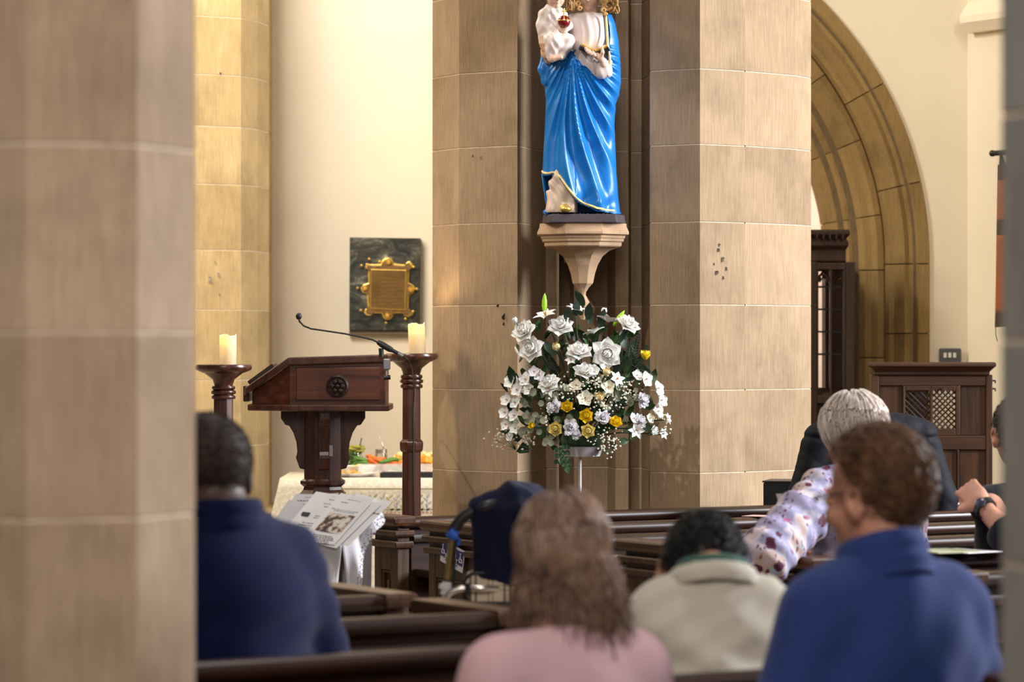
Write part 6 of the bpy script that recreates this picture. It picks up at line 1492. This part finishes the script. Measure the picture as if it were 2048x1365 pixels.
# -- white haired woman in the floral blouse, her arm over the pew back
k0 = (1732-CX)/F; d0 = 8.08/(math.cos(UA)-k0*math.sin(UA)); mi0 = (Matrix.Translation((k0*d0, d0, 0)) @ Matrix.Rotation(UA, 4, 'Z')).inverted()
p = person('white haired woman in a lilac floral blouse, one arm over the pew back', 8.08, 1732, 1.372, lean=.05, nk=.03, sw=.160, tw=.170, td=.13, hs=.88, hyaw=math.radians(20), hpitch=.10, skinm=M['sk_tan'], arms={-1: dict(elbow=T0(1548, 1110, 9.66), wrist=T0(1462, 1118, 9.95), d=(-.9, .5, .0), n=(.3, .2, -1), curl=.5), 1: dict(elbow=(.23, .08, .78), wrist=(.12, .32, .84), d=(-.6, .3, .5), n=(-.3, .8, .2), curl=.6)})
ft = NT('floral_blouse'); v = ft.coord(rnd=False); g1 = ft.noise(v, 9, 2)
base = ft.ramp(g1, [(.34, (.42, .38, .58)), (.44, (.30, .30, .47)), (.52, (.62, .54, .60)), (.60, (.58, .40, .33)), (.68, (.42, .54, .66))])
def blobs(scale, thr, sx_=(1, 1, 1), soft=.02, seed=0.0):
    vv = ft.n('ShaderNodeTexVoronoi'); vv.inputs['Scale'].default_value = scale; mp = ft.n('ShaderNodeMapping'); mp.inputs['Scale'].default_value = sx_; mp.inputs['Location'].default_value = (seed, seed*1.7, seed*.6); mp.inputs['Rotation'].default_value = (0, seed, 0)
    nn = ft.n('ShaderNodeTexNoise'); nn.inputs['Scale'].default_value = 40; ft.l(v, nn.inputs['Vector']); ad = ft.n('ShaderNodeVectorMath', operation='MULTIPLY_ADD'); ad.inputs[1].default_value = (.028, .028, .028); ft.l(nn.outputs['Color'], ad.inputs[0]); ft.l(v, ad.inputs[2])
    ft.l(ad.outputs[0], mp.inputs['Vector']); ft.l(mp.outputs[0], vv.inputs['Vector']); return ft.ramp(vv.outputs['Distance'], [(thr, (1, 1, 1)), (thr+soft, (0, 0, 0))])
c = ft.mix(blobs(12, .17, seed=1.3), base, (.42, .13, .27)); c = ft.mix(blobs(15, .25, (1, 1, .8), seed=2.1), c, (.095, .012, .045)); c = ft.mix(blobs(30, .25, (1.9, 1.5, .7), seed=.6), c, (.13, .02, .06))
ft.l(c, ft.b.inputs['Base Color']); ft.b.inputs['Roughness'].default_value = .8
ffl = lambda P: .004*np.sin(P[:, 0]*70+P[:, 2]*55+2*np.sin(P[:, 2]*14))
a = p.arm[-1]; e_ = np.array(a['elbow']); s_ = p.S[-1]
def blouse(P):
    r = smin(p.torso(P, .008), np.maximum(chain(P, [p.S[1], p.arm[1]['elbow']], [.07, .075]), -1), .03)
    q = chain(P, [s_, s_+(e_-s_)*.45, e_+(e_-s_)*.02+np.array((-.02, .02, -.005))], [.066, .082, .088], .03)
    r = smin(r, q, .03)+ffl(P); nd = np.array((0, .2, .98), np.float32)
    return np.maximum(np.maximum(r, (P-(p.N+np.array((0, 0, .012))).astype(np.float32)) @ nd), .48-P[:, 2])
sdf('blouse', blouse, p.lo, p.hi, .007, ft.m, p.root)
hw = hairm('white_hair', (.92, .85, .78), (.58, .47, .40), .4)
haircap(p, hw, (.096, .112, .108), lambda q: np.maximum(q[:, 1]-.030-.4*(q[:, 2]-.01), -.080-q[:, 2]+np.maximum(q[:, 1]+.050, 0)*1.6), bump=.004)
hair(p, hw, (.098, .114, .112), 2200, .155, 14, (.0, .20), .0030, flow=(0, -.2, -1), region=lambda D: ~((D[:, 1] > .10) & (D[:, 2] < .55)) & (D[:, 2] > -.45), free_z=-.085, seed=12, lmin=.3, swirl=(.1, -.25, .95), jit=.7, spread=-.25)
hair(p, hairm('grey_hair', (.62, .52, .44), (.30, .22, .18), .45), (.098, .114, .112), 700, .145, 14, (.02, .20), .0026, flow=(0, -.2, -1), region=lambda D: ~((D[:, 1] > .10) & (D[:, 2] < .55)) & (D[:, 2] > -.45), free_z=-.085, seed=13, lmin=.25, swirl=(.1, -.25, .95), jit=.9, spread=-.2, name='grey_lock')
mb = MB(); ec = p.Mh @ Vector((-.090, -.006, -.050)); mb.tube([ec+Vector((.0, .011*math.cos(t), -.010+.012*math.sin(t))) for t in np.linspace(0, 2*PI, 20)], .0024, 6); mb.ball(ec+Vector((-.003, 0, .008)), .005, 10, 8); mb.build('earring', M['gold'], p.root, smooth=70)
g2 = MB(); g2.tube([p.Mh @ Vector(v) for v in ((-.058, .100, .008), (-.080, .066, .009), (-.086, .0, .006))], .0024, 6); g2.tube([p.Mh @ Vector((-.034+.022*math.cos(t), .103, .002+.018*math.sin(t))) for t in np.linspace(0, 2*PI, 20)], .002, 6); g2.tube([p.Mh @ Vector((.034+.022*math.cos(t), .103, .002+.018*math.sin(t))) for t in np.linspace(0, 2*PI, 20)], .002, 6); g2.tube([p.Mh @ Vector(v) for v in ((-.012, .105, .006), (.012, .105, .006))], .002, 6); g2.build('glasses', plain('tortoise_frame', (.12, .03, .03), .3), p.root, smooth=60)
lf = W(1558, 996, 10.25)
o = MB().add([(-.09, 0, .012), (.09, 0, .012), (.10, .03, -.09), (-.055, .03, -.09), (-.09, .003, .012), (.09, .003, .012), (.10, .033, -.09), (-.055, .033, -.09)], [(0,1,2,3), (7,6,5,4), (0,4,5,1), (1,5,6,2), (2,6,7,3), (3,7,4,0)]).build('leaflet', M['paper'], None); o.location = lf+Vector((.08, 0, 0)); tag(o, 'white leaflet held up in front of the floral blouse', 'leaflet')

# -- man behind the right hand pier: ear, bare forearm, clenched hand and watch
k0 = (2064-CX)/F; d0 = 8.12/(math.cos(UA)-k0*math.sin(UA)); mi0 = (Matrix.Translation((k0*d0, d0, 0)) @ Matrix.Rotation(UA, 4, 'Z')).inverted()
wr_ = np.array(T0(1966, 1012, 10.15)); el_ = np.array(T0(2014, 1066, 10.05)); dv = np.array(T0(1932, 974, 10.2))-wr_
p = person('man half hidden by the right pier, resting his clenched hand on the pew, black watch', 8.12, 2064, 1.375, lean=.04, sw=.18, tw=.19, td=.135, hs=1.0, hyaw=math.radians(-24), hpitch=.05, skinm=M['sk_light'], arms={-1: dict(elbow=tuple(el_), wrist=tuple(wr_), d=tuple(dv), n=tuple(np.array(T0(1930, 1010, 10.6))-np.array(T0(1950, 990, 10.2))), curl=1.25, s=.98)})
top(p, fabric('black_tshirt', (.010, .012, .018), .2), .006, None, name='t_shirt', sleeve_o=.012, cuffs=(.12, .3), neck=.0)
hd = hairm('dark_hair', (.020, .014, .010), (.006, .005, .004))
haircap(p, hd, (.083, .104, .099), short_cap, bump=.002)
hair(p, hd, (.084, .105, .100), 1500, .02, 5, (.02, .10), .0018, flow=(0, -.4, -.8), region=lambda D: (D[:, 1] < .5+.4*D[:, 2]) & (D[:, 2] > -.75+np.maximum(D[:, 1], 0)), seed=14, jit=1.0)
fa_ = (wr_-el_)/np.linalg.norm(wr_-el_); q = Matrix.Translation(wr_-fa_*.012) @ Vector(fa_).to_track_quat('Z', 'Y').to_matrix().to_4x4()
wt_ = MB().lathe([(.033, -.010), (.0365, -.010), (.0365, .010), (.033, .010)], n=28, M=q).build('watch_strap', M['black'], p.root, smooth=30)
cf = np.array(T0(1966, 1012, 9.8))-wr_; cf -= fa_*(cf@fa_); cf /= np.linalg.norm(cf)
q2 = Matrix.Translation(wr_-fa_*.012+cf*.036) @ Vector(cf).to_track_quat('Z', 'Y').to_matrix().to_4x4(); MB().lathe([(0, -.004), (.016, -.004), (.016, .004), (.012, .006), (0, .006)], n=20, M=q2).build('watch_face', plain('watch_face', (.05, .06, .10), .2), p.root, smooth=30)

# -- black quilted jacket over the back of a tall chair, beyond the white haired woman
CD = 12.6; cs_ = F/CD
ch_ = thing('chair', 'tall backed chair hidden under the black quilted jacket', 'chair', (W(1742, 900, CD).x, CD, 0), math.radians(12))
MB().box(-.21, .21, -.02, .02, .45, 1.24).build('backrest', M['darkoak'], ch_, bevel=.01); MB().box(-.22, .22, -.02, .42, .43, .47).build('seat', M['darkoak'], ch_, bevel=.008)
for x in (-.20, .20):
    for y in (-.01, .39): MB().box(x-.02, x+.02, y-.02, y+.02, 0, .44).build('leg', M['darkoak'], ch_, bevel=.004)
qm = NT('quilted_nylon'); v = qm.coord(rnd=False); sp = qm.n('ShaderNodeSeparateXYZ'); qm.l(v, sp.inputs[0]); qm.b.inputs['Base Color'].default_value = (.006, .007, .012, 1); qm.b.inputs['Roughness'].default_value = .7; qm.b.inputs['Specular IOR Level'].default_value = .2
def quilt(P):
    x, y, z = P[:, 0], P[:, 1], P[:, 2]
    r = smin(cap(P, (-.20, 0, -.06), (.20, 0, -.05), .060, .062), cap(P, (-.12, -.0, -.02), (.13, 0, -.025), .048), .05)
    r = smin(r, ell(P, (0, -.02, -.30), (.265, .085, .32)), .05)
    for s in (-1, 1): r = smin(r, chain(P, [(s*.22, .0, -.08), (s*.285, -.02, -.30), (s*.27, -.05, -.56)], [.06, .058, .05], .03), .03)
    u, w = (x*.8+z)*11.5, (x*.8-z)*11.5
    qz_ = np.minimum(np.abs(((u+.5) % 1)-.5), np.abs(((w+.5) % 1)-.5))
    r = r-.0035*np.sqrt(np.clip(qz_*2, 0, 1))
    yoke = np.abs(z+.085-.10*np.abs(x)+.06*(x > 0)*0)
    return r+.008*np.exp(-(yoke/.008)**2)
jl = Vector((W(1742, 900, CD).x, CD, EYE-(826-HY)/cs_-.035))
o = sdf('quilted_jacket', quilt, (-.42, -.2, -.72), (.42, .2, .10), .007, qm.m, None, jl); o.rotation_euler = (0, 0, math.radians(12)); tag(o, 'black quilted jacket draped over a chair beyond the white haired woman', 'jacket')
